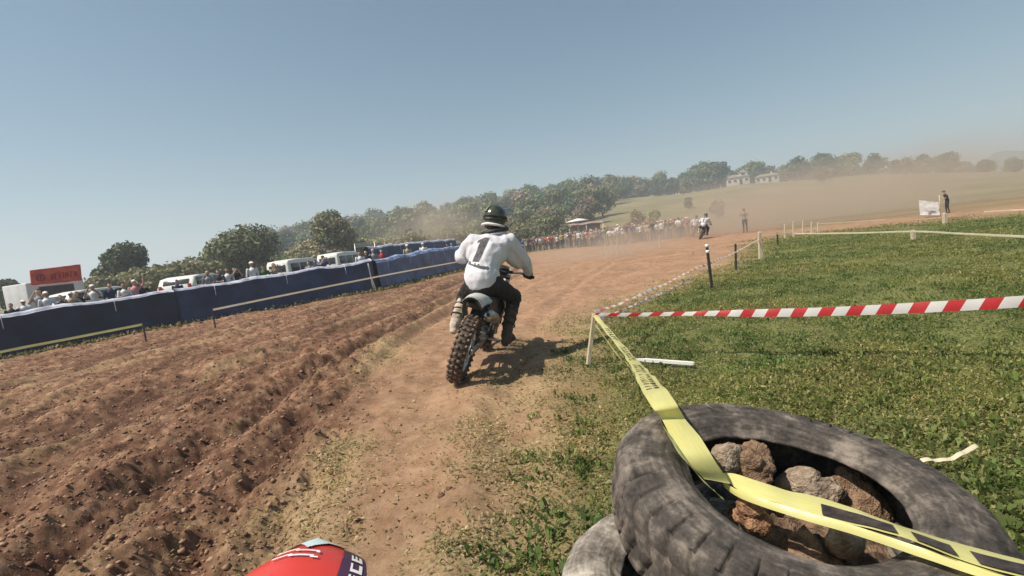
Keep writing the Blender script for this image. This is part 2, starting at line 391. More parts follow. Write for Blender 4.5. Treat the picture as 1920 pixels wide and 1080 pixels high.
leaves('clover_leaves', x, y, .009 + .0012 * y, .045, [(.13, .19, .05), (.19, .24, .08), (.28, .30, .14), (.34, .35, .20), (.10, .14, .04)], .35, ML, 'small pale clover leaves among the grass')
x, y = scatter_pts(230000, 1.3, 13, lambda y: lane_l(y) - .8, lambda y: grass_x(y) + 2.5)
x, y = keep(x, y, 0, lambda t, x, y: np.clip(t[2] * .8 + .25 * t[1], 0, 1) * (.15 + .85 * sstep(.38, .6, fbm(x, y, .35, 3, 55))))
leaves('dry_grass', x, y, .018 + .006 * y ** .7, .012, [(.48, .36, .20), (.55, .44, .27), (.36, .26, .13), (.24, .17, .08), (.20, .20, .07)], .5, ML, 'dry straw coloured grass trodden into the track edge')
x, y = scatter_pts(16000, 6, 40, lambda y: barrier_x(y) + .05, lambda y: barrier_x(y) + 1.6)
x, y = keep(x, y, 0, lambda t, x, y: t[5] * .8)
leaves('verge_grass', x, y, .09 + .004 * y, .05, [(.08, .09, .03), (.2, .17, .07), (.3, .24, .12), (.06, .06, .02)], .9, ML, 'rough grass along the foot of the blue tarpaulin')
def weeds():
    n = 2600; x, y = scatter_pts(n, 1.4, 16, lambda y: grass_x(y) - .5, lambda y: y * 1.1 + 2.5)
    x, y = keep(x, y, 0, lambda t, x, y: .10 + .15 * t[2] + t[1] * sstep(.40, .60, fbm(x, y, 1.1, 3, 140)))
    k = 22; sp = .035 + .03 * rng.random(len(x)); X = np.repeat(x, k) + rng.normal(0, 1, len(x) * k) * np.repeat(sp, k); Y = np.repeat(y, k) + rng.normal(0, 1, len(x) * k) * np.repeat(sp, k)
    leaves('weed_tufts', X, Y, .055, .012, [(.08, .13, .03), (.12, .18, .045), (.16, .21, .06), (.22, .24, .09), (.06, .10, .025)], 1.0, ML, 'taller green weed tufts standing out of the short turf')
weeds()
def clods():
    n = 34000; x, y = scatter_pts(n, 1.4, 22, lambda y: np.maximum(barrier_x(y) + 1, -y * 1.2 - 2), lambda y: grass_x(y) + .2)
    x, y = keep(x, y, 0, lambda t, x, y: t[3] * .9 + .05)
    h = terrain(x, y)[0]; n = len(x)
    bm = bmesh.new(); bmesh.ops.create_icosphere(bm, subdivisions=1, radius=1); bv = np.array([v.co[:] for v in bm.verts]); bf = np.array([[v.index for v in f.verts] for f in bm.faces]); bm.free()
    s = .003 + .011 * rng.random(n) ** 5 + .0005 * y
    q = bv[None] * (1 + 1.0 * (rng.random((n, len(bv), 1)) - .5)) * s[:, None, None] * np.stack([1 + .5 * rng.random(n), 1 + .5 * rng.random(n), .7 + .3 * rng.random(n)], 1)[:, None]
    V = (q + np.stack([x, y, h + s * .3], 1)[:, None]).reshape(-1, 3)
    Ff = (bf[None] + (np.arange(n) * len(bv))[:, None, None]).reshape(-1, 3)
    c = np.array([(.26, .145, .09), (.20, .105, .063), (.34, .21, .135), (.12, .062, .04)])[rng.integers(0, 4, n)]
    cc = np.repeat(np.concatenate([c, np.ones((n, 1))], 1), len(bv), 0)
    m = leafy('earth lumps', .0)
    tag(link('dirt_clods', np_mesh('dirt_clods', V, Ff, False, {'tint': cc}, k=3), m), 'loose clods of red brown earth on the tilled ground', kind='stuff')
clods()

# ------------------------------------------------------------------ shared materials
M_wood = mat('pale stake wood', (.50, .42, .30), .8, .2, 14, .3, stretch=(1, 1, .15))
M_dark = mat('dark painted wood', (.035, .03, .03), .6, .2, 10)
M_white = mat('white paint', (.72, .70, .66), .45, .06, 3)
M_rubber = mat('black tyre rubber', (.035, .030, .028), .75, .3, 30, .3, c2=(.12, .085, .062))
M_mud = mat('muddy tyre knobs', (.10, .072, .058), .85, .4, 18, .4, c2=(.24, .17, .13))
M_black = mat('black plastic', (.02, .02, .022), .5, .3, 12, c2=(.06, .048, .04))
M_steel = mat('scuffed metal', (.42, .42, .41), .38, .2, 20, .1, metal=.9)
M_dkmetal = mat('dark engine metal', (.08, .08, .082), .45, .3, 20, .2, metal=.7)
M_green = mat('green plastic', (.05, .16, .045), .4, .15, 6)
M_plate = mat('dusty white plastic', (.50, .49, .44), .5, .12, 9, c2=(.62, .60, .55))
M_glass = mat('dark window glass', (.025, .03, .035), .12, .2, 2, spec=.6)

# ------------------------------------------------------------------ motocross bike
def wheel(root, name, cy, cz, Rr, sec, knobrows, knobw, wid):
    hub = MB(); hub.lathe([(.03, -.07), (.045, -.065), (.03, -.05), (.03, .05), (.045, .065), (.03, .07), (.012, .09), (.012, -.09)], (0, cy, cz), 'X', 20)
    h = hub.build(name, M_dkmetal, root)
    t = MB(); ri = Rr - sec * 2.0
    prof = [(ri, -wid * .42), (ri + sec * .7, -wid * .56), (Rr - sec * .45, -wid * .5), (Rr - sec * .12, -wid * .3), (Rr - .004, 0), (Rr - sec * .12, wid * .3), (Rr - sec * .45, wid * .5), (ri + sec * .7, wid * .56), (ri, wid * .42)]
    t.lathe(prof, (0, cy, cz), 'X', 64); t.build('tyre', M_rubber, h)
    k = MB()
    for i in range(knobrows):
        a = 2 * math.pi * i / knobrows
        for (xo, tilt, rad, off) in ((-wid * .47, -.75, Rr - sec * .30, .5), (-wid * .19, -.2, Rr - .001, 0), (wid * .19, .2, Rr - .001, 0), (wid * .47, .75, Rr - sec * .30, .5)):
            aa = a + off * 2 * math.pi / knobrows
            M = Matrix.Translation((0, cy, cz)) @ Matrix.Rotation(aa, 4, 'X') @ Matrix.Translation((xo, 0, rad)) @ Matrix.Rotation(tilt, 4, 'Y')
            kk = MB().box((0, 0, .004), (knobw, .026, .024), bev=.003, taper=.82); k.add(kk.v, kk.f, True, M)
    k.build('knobs', M_mud, h)
    rm = MB(); rm.lathe([(ri + .004, -wid * .4), (ri - .014, -wid * .36), (ri - .02, 0), (ri - .014, wid * .36), (ri + .004, wid * .4), (ri - .004, 0)], (0, cy, cz), 'X', 56); rm.build('rim', M_steel, h)
    sp = MB()
    for i in range(28):
        a = 2 * math.pi * i / 28; sx = .045 if i % 2 else -.045; b = a + (.35 if (i // 2) % 2 else -.35)
        sp.tube([(sx, cy + .035 * math.cos(b), cz + .035 * math.sin(b)), (sx * .3, cy + (ri - .015) * math.cos(a), cz + (ri - .015) * math.sin(a))], .0028, 5)
    sp.build('spokes', M_steel, h)
    ds = MB(); rd = .115 if cy < .5 else .13
    ds.lathe([(rd, .058), (rd - .03, .058), (rd - .03, .062), (rd, .062)], (0, cy, cz), 'X', 32); ds.build('brake_disc', M_steel, h)
    if cy < .5:
        sg = MB(); sg.lathe([(.10, -.072), (.05, -.072), (.05, -.066), (.10, -.066)], (0, cy, cz), 'X', 40); sg.build('sprocket', M_dkmetal, h)
    return h

def make_bike():
    b = empty('motocross_bike')
    wheel(b, 'rear_wheel', 0, .335, .335, .056, 34, .030, .125)
    wheel(b, 'front_wheel', 1.48, .345, .345, .044, 40, .020, .085)
    m = MB()
    for s in (-1, 1):
        m.box((s * .098, .28, .355), (.028, .64, .06), rot=(R(4), 0, -s * R(3)), bev=.008)
    m.box((0, .56, .39), (.20, .10, .10), bev=.015); m.build('swingarm', M_steel, b)
    m = MB()
    for s in (-1, 1):
        m.tube([(s * .03, 1.10, .98), (s * .12, .98, .86), (s * .13, .68, .66), (s * .12, .55, .45), (s * .10, .60, .30), (s * .09, .90, .24), (s * .03, 1.08, .55), (0, 1.12, .86)], .018, 8)
        m.tube([(s * .12, .64, .62), (s * .09, .1, .76)], .013, 8); m.tube([(s * .12, .66, .80), (s * .09, .05, .83)], .013, 8)
    m.build('frame', M_dkmetal, b)
    m = MB(); m.box((0, .72, .36), (.24, .36, .22), bev=.05); m.box((.01, .84, .54), (.16, .17, .24), rot=(R(-12), 0, 0), bev=.03); m.box((.01, .86, .68), (.17, .19, .08), rot=(R(-12), 0, 0), bev=.025)
    m.tube([(.13, .66, .36), (.165, .66, .36)], .085, 24); m.tube([(-.13, .80, .38), (-.16, .80, .38)], .07, 24)
    for k in range(5): m.box((.01, .82 + .004 * k, .47 + .03 * k), (.2, .2, .008), bev=.002)
    m.build('engine', M_dkmetal, b)
    m = MB()       # exhaust
    m.tube([(.06, .97, .60), (.12, 1.02, .48), (.15, .95, .36), (.16, .8, .42), (.17, .62, .54), (.155, .46, .62)], [.018, .02, .022, .022, .022, .024], 12); m.build('exhaust_pipe', M_steel, b)
    m = MB(); m.tube([(.155, .48, .62), (.150, .44, .63), (.145, -.02, .735), (.145, -.07, .745)], [.03, .052, .052, .03], 18, flat=1.15); sil = m.build('silencer', M_steel, b)
    m = MB(); m.tube([(.145, -.07, .745), (.145, -.095, .75)], .018, 12); m.build('outlet', M_black, sil)
    # shock
    m = MB(); m.tube([(0, .42, .42), (0, .50, .76)], .022, 10)
    hel = [(.042 * math.cos(t * .7), .435 + .0048 * t * .235 * 3 + .042 * math.sin(t * .7) * .95, .45 + .0042 * t) for t in range(64)]
    m.tube(hel, .006, 6); m.build('shock_absorber', M_white, b)
    # rear fender: curved shell
    P = []
    for i in range(9):
        t = i / 8; y = .34 - .64 * t; z = .845 + .06 * t + .045 * math.sin(t * math.pi) * .6; w = .125 - .03 * t
        P.append([(w * u, y, z - .055 * abs(u) ** 2.5 - (.01 if abs(u) > .9 else 0)) for u in (-1, -.8, -.5, -.2, 0, .2, .5, .8, 1)])
    m = MB(); m.grid(P, .004); rf = m.build('rear_fender', M_plate, b)
    m = MB(); P2 = [[(p[0] * .86, p[1] + .015, p[2] - .028) for p in row] for row in P]; m.grid(P2, .02); m.box((0, .1, .80), (.17, .4, .07), bev=.02); m.build('inner_fender', M_black, rf)
    m = MB(); m.box((0, .22, .62), (.15, .02, .34), rot=(R(-14), 0, 0), bev=.008); m.build('mud_flap', M_black, b)
    # side number plates
    for s in (-1, 1):
        P = [[(s * (.11 + .035 * math.sin(math.pi * v) + .02 * u), .02 + .42 * u, .84 - .02 * u - (.20 + .05 * u) * v) for v in (0, .25, .5, .75, 1)] for u in (0, .2, .4, .6, .8, 1)]
        if s < 0: P = [r[::-1] for r in P]
        MB().grid(P, .004).build('side_panel', M_plate if s < 0 else M_black, b)
    # seat
    P = []
    for i in range(12):
        t = i / 11; y = .12 + .82 * t; z = .872 - .03 * math.sin(t * math.pi) + .012 * t; w = .085 + .04 * math.sin(t * math.pi * .8)
        P.append([(-w, y, z - .10), (-w * 1.04, y, z - .03), (-w * .8, y, z - .004), (-w * .4, y, z + .004), (0, y, z + .006), (w * .4, y, z + .004), (w * .8, y, z - .004), (w * 1.04, y, z - .03), (w, y, z - .10)])
    MB().grid(P, .02).build('seat', M_black, b)
    m = MB(); m.sphere((0, .98, .86), (.10, .17, .10), 3); m.tube([(0, .98, .95), (0, .98, .97)], .035, 16); m.build('fuel_tank', M_black, b)
    for s in (-1, 1):
        P = [[(s * (.10 + .07 * math.sin(math.pi * (.2 + .7 * u)) + .02 * v), .70 + .55 * u - .10 * v * u, .90 - .03 * u - (.10 + .26 * u) * v) for v in (0, .25, .5, .75, 1)] for u in (0, .2, .4, .6, .8, 1)]
        if s < 0: P = [r[::-1] for r in P]
        MB().grid(P, .005).build('radiator_shroud', M_green, b)
        m = MB(); m.box((s * .11, 1.02, .66), (.10, .04, .24), rot=(R(-15), 0, 0), bev=.006); m.build('radiator', M_dkmetal, b)
    for s in (-1, 1):
        m = MB(); m.tube([(s * .10, 1.12, 1.03), (s * .10, 1.30, .66)], .026, 14); m.tube([(s * .10, 1.30, .66), (s * .10, 1.47, .33)], .021, 14); m.box((s * .10, 1.49, .37), (.03, .05, .10), bev=.01)
        f = m.build('fork', M_steel, b)
        m = MB(); P = [[(s * .10 + .032 * math.sin(a), 1.33 + .028 * math.cos(a) + .13 * v + .012, .62 - .26 * v) for v in (0, .5, 1)] for a in (-1.3, -.7, 0, .7, 1.3)]; m.grid(P, .003); m.build('fork_guard', M_black, f)
    m = MB(); m.box((0, 1.13, 1.01), (.25, .08, .03), rot=(R(25), 0, 0), bev=.01); m.box((0, 1.20, .85), (.25, .08, .035), rot=(R(25), 0, 0), bev=.01); m.build('triple_clamp', M_dkmetal, b)
    m = MB(); m.tube([(-.40, 1.0, 1.10), (-.22, 1.02, 1.105), (-.13, 1.10, 1.07), (-.05, 1.13, 1.045), (.05, 1.13, 1.045), (.13, 1.10, 1.07), (.22, 1.02, 1.105), (.40, 1.0, 1.10)], .013, 10)
    m.tube([(-.15, 1.08, 1.085), (.15, 1.08, 1.085)], .009, 8); m.tube([(-.09, 1.08, 1.09), (.09, 1.08, 1.09)], .024, 12); hb = m.build('handlebar', M_black, b)
    for s in (-1, 1):
        MB().tube([(s * .27, 1.013, 1.103), (s * .40, 1.0, 1.10), (s * .405, 1.0, 1.10)], [.018, .018, .022], 12).build('grip', M_black, hb)
        MB().tube([(s * .24, 1.05, 1.10), (s * .27, 1.09, 1.095), (s * .38, 1.075, 1.085)], [.008, .007, .006], 8).build('lever', M_steel, hb)
        MB().tube([(s * .10, .55, .37), (s * .26, .55, .375)], .014, 8).box((s * .21, .55, .385), (.10, .05, .02), bev=.005).build('foot_peg', M_steel, b)
    P = []
    for i in range(10):
        t = i / 9; y = 1.08 + .72 * t; z = .77 + .05 * math.sin(t * math.pi) - .10 * t * t; w = .10 - .03 * t
        P.append([(w * u, y, z - .035 * abs(u) ** 2) for u in (-1, -.6, -.2, .2, .6, 1)])
    MB().grid(P, .004).build('front_fender', M_green, b)
    P = [[(.10 * u, 1.21 - .02 * u * u + .02 * (1 - v), 1.12 - .24 * v) for u in (-1, -.5, 0, .5, 1)] for v in (0, .5, 1)]
    MB().grid(P, .004).build('front_plate', M_plate, b)
    m = MB(); ch = []
    for (x0, y0, z0, x1, y1, z1) in ((-.07, 0, .432, -.07, .60, .43), (-.07, 0, .238, -.07, .60, .36)): m.box(((x0 + x1) / 2, (y0 + y1) / 2, (z0 + z1) / 2), (.012, .6, .014), rot=(math.atan2(z1 - z0, .6), 0, 0), bev=.002)
    m.build('chain', M_dkmetal, b)
    return b

HEAD = R(8); LEAN = R(23); CONTACT = Vector((-.665, 4.80, 0))
bike = make_bike(); bike.rotation_mode = 'XYZ'
BM = Matrix.Rotation(-HEAD, 4, 'Z') @ Matrix.Rotation(LEAN, 4, 'Y')
bz = gz(CONTACT.x, CONTACT.y) - .012
def place(o, M):
    loc, rot, _ = M.decompose(); o.location = loc; o.rotation_euler = rot.to_euler()
place(bike, Matrix.Translation((CONTACT.x, CONTACT.y, bz + .035)) @ BM)
tag(bike, 'nearest dirt bike, knobbly rear tyre towards the viewer, leaning right with its rider', 'motorcycle')

# ------------------------------------------------------------------ the rider (heading frame, origin at rear tyre contact)
M_jersey = mat('white jersey cloth', (.60, .59, .62), .85, .07, 7, .7, bscale=13)
M_pants = mat('black riding trousers', (.022, .019, .020), .75, .3, 9, .2)
M_boot = mat('sunlit tan boot', (.34, .26, .19), .7, .25, 14, .2, c2=(.55, .47, .38))  # left boot and knee guard: sunlight painted in, paler than the right
M_bootd = mat('dark brown boot', (.075, .05, .042), .7, .3, 14, .2)
M_skin = mat('skin', (.50, .30, .21), .6, .08, 10)
M_helm = mat('black helmet shell', (.018, .018, .018), .22, .3, 9, c2=(.06, .065, .04), spec=.6)
M_helmw = mat('white helmet trim', (.70, .68, .64), .4, .08, 9)
M_print = mat('grey print', (.075, .07, .075), .8, .3, 40, c2=(.13, .12, .13))
M_brace = mat('black neck brace', (.02, .018, .02), .5, .2, 9)
def V3(*a): return Vector(a)
J = dict(pel=V3(.315, .43, .93), wst=V3(.30, .49, 1.06), chs=V3(.39, .62, 1.26), nck=V3(.44, .72, 1.44), hed=V3(.475, .77, 1.60),
         hR=V3(.41, .47, .91), kR=V3(.565, .84, .71), aR=V3(.465, .55, .33), tR=V3(.50, .74, .275), bR=V3(.455, .50, .27),
         hL=V3(.225, .46, .93), kL=V3(.015, .80, .80), aL=V3(-.075, .52, .52), tL=V3(-.09, .71, .46), bL=V3(-.08, .47, .46),
         sR=V3(.60, .70, 1.34), eR=V3(.735, .87, 1.08), wR=V3(.745, .99, .955), sL=V3(.23, .60, 1.385), eL=V3(.055, .68, 1.245), wL=V3(.06, .885, 1.205))
def make_rider():
    m = MB()      # one continuous body
    m.cone(J['pel'], .12, J['wst'], .11); m.cone(J['wst'], .11, J['chs'], .13); m.cone(J['chs'], .12, J['nck'], .06); m.cone(J['nck'], .055, J['hed'], .07)
    m.sphere(J['hed'], (.075, .095, .115), 3); m.sphere(J['hed'] + V3(.01, .098, -.01), (.012, .02, .02), 2)
    for s in 'RL':
        sh, el, wr, hp, kn, an, to = (J[k + s] for k in ('s', 'e', 'w', 'h', 'k', 'a', 't'))
        m.cone(J['chs'] + V3(0, 0, .06), .07, sh, .055); m.cone(sh, .052, el, .04); m.cone(el, .04, wr, .028)
        m.cone(J['pel'], .1, hp, .085); m.cone(hp, .085, kn, .055); m.cone(kn, .055, an, .04); m.cone(an, .04, to, .032)
    body = link('person', remeshed(m, .014, 4), M_skin)
    # jersey
    m = MB()
    m.cone(J['pel'] + V3(-.01, -.015, .055), .170, J['wst'], .172); m.sphere(J['wst'] + V3(0, -.01, -.05), (.195, .165, .13), 3)
    m.cone(J['wst'], .165, J['chs'], .17); m.sphere(J['chs'] + V3(-.03, -.01, -.02), (.225, .16, .19), 3, Matrix.Rotation(R(6), 4, 'Y'))
    m.sphere(J['chs'] + V3(.0, .03, .06), (.24, .13, .13), 3, Matrix.Rotation(R(7), 4, 'Y'))
    m.cone(J['chs'] + V3(0, .02, .06), .12, J['nck'] + V3(0, 0, -.03), .075)
    for s in 'RL':
        m.cone(J['chs'] + V3(0, 0, .06), .11, J['s' + s], .088); m.cone(J['s' + s], .09, J['e' + s], .070); m.cone(J['e' + s], .066, J['w' + s] + V3(0, -.03, 0), .048)
    m.sphere(J['eR'] + V3(-.03, 0, .0), .07, 2); m.sphere(J['eL'] + V3(.01, -.02, -.02), .078, 2)
    # flattened cape of cloth under the right arm
    m.cone(J['chs'] + V3(.15, .05, -.03), .07, J['eR'] + V3(-.08, -.02, -.0), .06)
    je = remeshed(m, .009, 6, .009, .16, (1.2, 1.2, .6), 3)
    j = link('jersey', je, M_jersey, body)
    bm = bmesh.new(); bm.from_mesh(je); bvh = BVHTree.FromBMesh(bm); bm.free()
    # printed number and lettering, laid on the cloth
    ctr = J['chs'] + V3(-.045, -.40, .045); ux = V3(.985, .05, -.17); uz = V3(.16, 0, .985)
    def onback(polys, cell=.005):
        vs = {}; mb = MB(); xs = [p[0] for q in polys for p in q]; zs = [p[1] for q in polys for p in q]
        def inside(x, z):
            for q in polys:
                c = False; k = len(q)
                for i in range(k):
                    (x1, z1), (x2, z2) = q[i], q[(i + 1) % k]
                    if (z1 > z) != (z2 > z) and x < (x2 - x1) * (z - z1) / (z2 - z1) + x1: c = not c
                if c: return True
            return False
        def vert(i, k):
            if (i, k) not in vs:
                o = ctr + ux * (i * cell) + uz * (k * cell); hit = bvh.ray_cast(o, V3(0, 1, 0))
                vs[(i, k)] = (len(mb.v), hit[0]); mb.v.append((hit[0] if hit[0] else o) + V3(0, -.0035, 0))
            return vs[(i, k)]
        for i in range(int(min(xs) / cell) - 1, int(max(xs) / cell) + 2):
            for k in range(int(min(zs) / cell) - 1, int(max(zs) / cell) + 2):
                if inside((i + .5) * cell, (k + .5) * cell):
                    q = [vert(i, k), vert(i + 1, k), vert(i + 1, k + 1), vert(i, k + 1)]
                    if all(a[1] is not None for a in q): mb.f.append([a[0] for a in q]); mb.sm.append(True)
        return mb
    one = [[(-.045, -.145), (.035, -.145), (.035, .11), (-.02, .11), (-.075, .075), (-.075, .05), (-.045, .06)]]
    one = [[(x + z * .30, z) for x, z in q] for q in one]
    onback(one).build('number_one', M_print, j)
    bar = [[(-.14, -.175), (-.13, -.165), (.09, -.185), (.11, -.20), (.095, -.215), (.05, -.212), (-.08, -.188)], [(-.135, -.15), (-.11, -.145), (-.10, -.17), (-.13, -.175)], [(-.06, -.158), (-.045, -.155), (-.04, -.18), (-.055, -.18)], [(-.02, -.162), (.0, -.16), (.0, -.18), (-.02, -.18)]]
    onback(bar, .004).build('script_mark', M_print, j)
    let = []
    for i, k in enumerate((-.09, -.062, -.034, -.006, .022, .05)):
        let.append([(k, .165 - .012 * i * .3), (k + .017, .163 - .012 * i * .3), (k + .02, .187 - .012 * i * .3), (k + .004, .19 - .012 * i * .3)])
    let.append([(-.09, .170), (.07, .165), (.07, .173), (-.09, .178)])
    onback(let, .0035).build('name_lettering', M_print, j)
    # trousers
    m = MB(); m.sphere(J['pel'] + V3(0, 0, -.045), (.18, .15, .115), 3); m.cone(J['pel'], .12, J['wst'] + V3(0, 0, -.02), .11)
    for s in 'RL':
        m.cone(J['pel'], .11, J['h' + s], .115); m.cone(J['h' + s], .115, J['k' + s], .082); m.cone(J['k' + s], .086, J['k' + s].lerp(J['a' + s], .35), .07)
    link('trousers', remeshed(m, .011, 5, .007, .1, seed=5), M_pants, body)
    for s in 'RL':
        k, a, t, hh = (J[q + s] for q in ('k', 'a', 't', 'b'))
        m = MB(); m.cone(k.lerp(a, .28), .074, k.lerp(a, .62), .068); m.cone(k.lerp(a, .55), .068, a, .055); m.cone(a, .055, t, .043); m.cone(a, .05, hh, .045); m.cone(t, .043, hh, .04)
        bt = link('boot', remeshed(m, .009, 4, .004, .06, seed=9), M_bootd if s == 'R' else M_boot, body)
        bb = MB()
        for q in (.38, .55, .72):
            c = k.lerp(a, q); dv = (a - k).normalized(); pts = []
            uu = dv.cross(V3(0, 0, 1)).normalized(); ww = dv.cross(uu)
            for i in range(19): an = 2 * math.pi * i / 18; pts.append(c + (uu * math.cos(an) + ww * math.sin(an)) * .071)
            bb.tube(pts, .008, 6)
        bb.build('buckle_strap', M_black if s == 'L' else M_black, bt)
        m = MB(); m.sphere(k + V3(0, .02, 0), (.085, .075, .10), 2); link('knee_guard', remeshed(m, .01, 3), M_pants if s == 'R' else M_boot, body)
    # gloves: palm, four fingers curled round the grip, thumb
    for s in 'RL':
        w = J['w' + s]; sg = 1 if s == 'R' else -1
        g = (BMH @ V3(sg * .335, 1.005, 1.102)); ax = (BMH @ V3(sg * .40, 1.0, 1.10) - BMH @ V3(sg * .27, 1.013, 1.103)).normalized()
        m = MB(); back = (w - g).normalized(); upv = ax.cross(back).normalized(); upv = upv if upv.z > 0 else -upv
        top = g + upv * .032 + back * .005
        m.cone(w, .032, g + back * .045 + upv * .02, .036)
        for i, ln in enumerate((-.032, -.011, .011, .031)):
            r0 = .0125; L_ = (1, 1.08, 1.02, .88)[i]
            p0 = g + ax * ln + back * .035 + upv * .030; p1 = g + ax * ln - back * .012 * L_ + upv * .036; p2 = g + ax * ln - back * .034 * L_ + upv * .004; p3 = g + ax * ln - back * .014 - upv * .026 * L_
            m.cone(w.lerp(p0, .55), .02, p0, r0 + .003); m.cone(p0, r0 + .002, p1, r0); m.cone(p1, r0, p2, r0 * .92); m.cone(p2, r0 * .92, p3, r0 * .85)
        tb = g - ax * sg * .045
        m.cone(g + back * .05, .018, tb + back * .03 - upv * .012, .014); m.cone(tb + back * .03 - upv * .012, .014, tb - back * .01 - upv * .03, .012)
        link('glove', remeshed(m, .0045, 2), M_black, body)
    # helmet
    hd = J['hed']; HR = Matrix.Translation(hd) @ Matrix.Rotation(R(-22), 4, 'Z') @ Matrix.Rotation(R(8), 4, 'Y') @ Matrix.Rotation(R(-8), 4, 'X')
    m = MB(); m.sphere((0, -.005, .02), (.125, .150, .135), 3); m.sphere((0, -.03, -.06), (.112, .115, .07), 3)
    for i in range(9):
        a0 = R(-70 + i * 17.5); a1 = R(-70 + (i + 1) * 17.5)
        if i < 8: m.cone(V3(.105 * math.sin(a0), .03 + .15 * math.cos(a0), -.095), .032, V3(.105 * math.sin(a1), .03 + .15 * math.cos(a1), -.095), .032)
    hm = remeshed(m, .008, 4); hm.transform(HR); hel = link('helmet', hm, M_helm, body)
    def hp(mb, name, mt, par=hel): me = mb.mesh(); me.transform(HR); return link(name, me, mt, par)
    P = [[(.105 * u * (1 - .25 * v), .06 + .19 * v, .135 + .02 * v - .035 * u * u) for u in (-1, -.6, -.2, .2, .6, 1)] for v in (0, .25, .5, .75, 1)]
    hp(MB().grid(P, .005), 'visor', M_helm)
    pts = [(.128 * math.sin(t), -.005 - .150 * math.cos(t), .005) for t in np.linspace(-2.0, 2.0, 24)]
    b = MB(); b.grid([[(p[0], p[1], p[2] - .018) for p in pts], [(p[0] * 1.01, p[1] * 1.01, p[2] + .018) for p in pts]], .003); hp(b, 'goggle_strap', M_black)
    b = MB(); b.sphere((0, .118, .0), (.085, .045, .045), 3); hp(b, 'goggles', M_glass)
    b = MB(); pts = [(.118 * math.sin(t), -.03 - .122 * math.cos(t), -.066 - .012 * abs(t)) for t in np.linspace(-1.7, 1.7, 24)]; b.tube(pts, .021, 10, flat=.7); hp(b, 'white_rim', M_helmw)
    b = MB(); b.box((-.075, -.085, .085), (.05, .05, .05), bev=.02); pts = [[(.132 * math.sin(t) * math.cos(p), -.158 * math.cos(t) * math.cos(p) - .005, .02 + .142 * math.sin(p)) for t in np.linspace(-.95, -.25, 8)] for p in np.linspace(.35, 1.1, 7)]
    hp(MB().grid(pts, .003), 'olive_panel', mat('olive helmet graphic', (.16, .18, .07), .35, .3, 12))
    m = MB(); c = J['nck'] + V3(.01, .0, .035); pts = [c + V3(.125 * math.cos(t), .105 * math.sin(t), .01 * math.cos(t) - .01) for t in np.linspace(0, 2 * math.pi, 28)]; m.tube(pts, .024, 10); m.build('neck_brace', M_brace, body)
    m = MB(); pts = [c + V3(.115 * math.cos(t), .10 * math.sin(t) - .01, -.035 - .0 * t) for t in np.linspace(0, 2 * math.pi, 28)]; m.tube(pts, .014, 8); m.build('collar', M_jersey, j)
    return body
BMH = Matrix.Translation((0, 0, .035)) @ Matrix.Rotation(LEAN, 4, 'Y')
rider = make_rider()
place(rider, Matrix.Translation((CONTACT.x, CONTACT.y, bz)) @ Matrix.Rotation(-HEAD, 4, 'Z'))
tag(rider, 'rider in a white jersey with number 1 and black trousers, on the nearest dirt bike', 'person')
# far riders in the dust: copies
for (px, py, Y, hd, lb, lr) in ((1312, 447, 34, R(25), 'far dirt bike raising dust ahead, ridden by the sharper of two distant riders', 'distant rider in white jersey ahead, sharper and right of two riders in dust'),
                        (1298, 441, 41, R(18), 'farthest dirt bike, half hidden in dust left of the other distant bike', 'farthest rider in pale jersey, half hidden in dust left of another rider')):
    p = at(px, py, Y); z = gz(p.x, p.y)
    b2 = copy_tree(bike); r2 = copy_tree(rider)
    place(b2, Matrix.Translation((p.x, p.y, z + .02)) @ Matrix.Rotation(-hd, 4, 'Z') @ Matrix.Rotation(LEAN, 4, 'Y'))
    place(r2, Matrix.Translation((p.x, p.y, z - .01)) @ Matrix.Rotation(-hd, 4, 'Z'))
    tag(b2, lb, 'motorcycle', 'dirt bikes far ahead in the dust'); tag(r2, lr, 'person', 'riders far ahead in the dust')

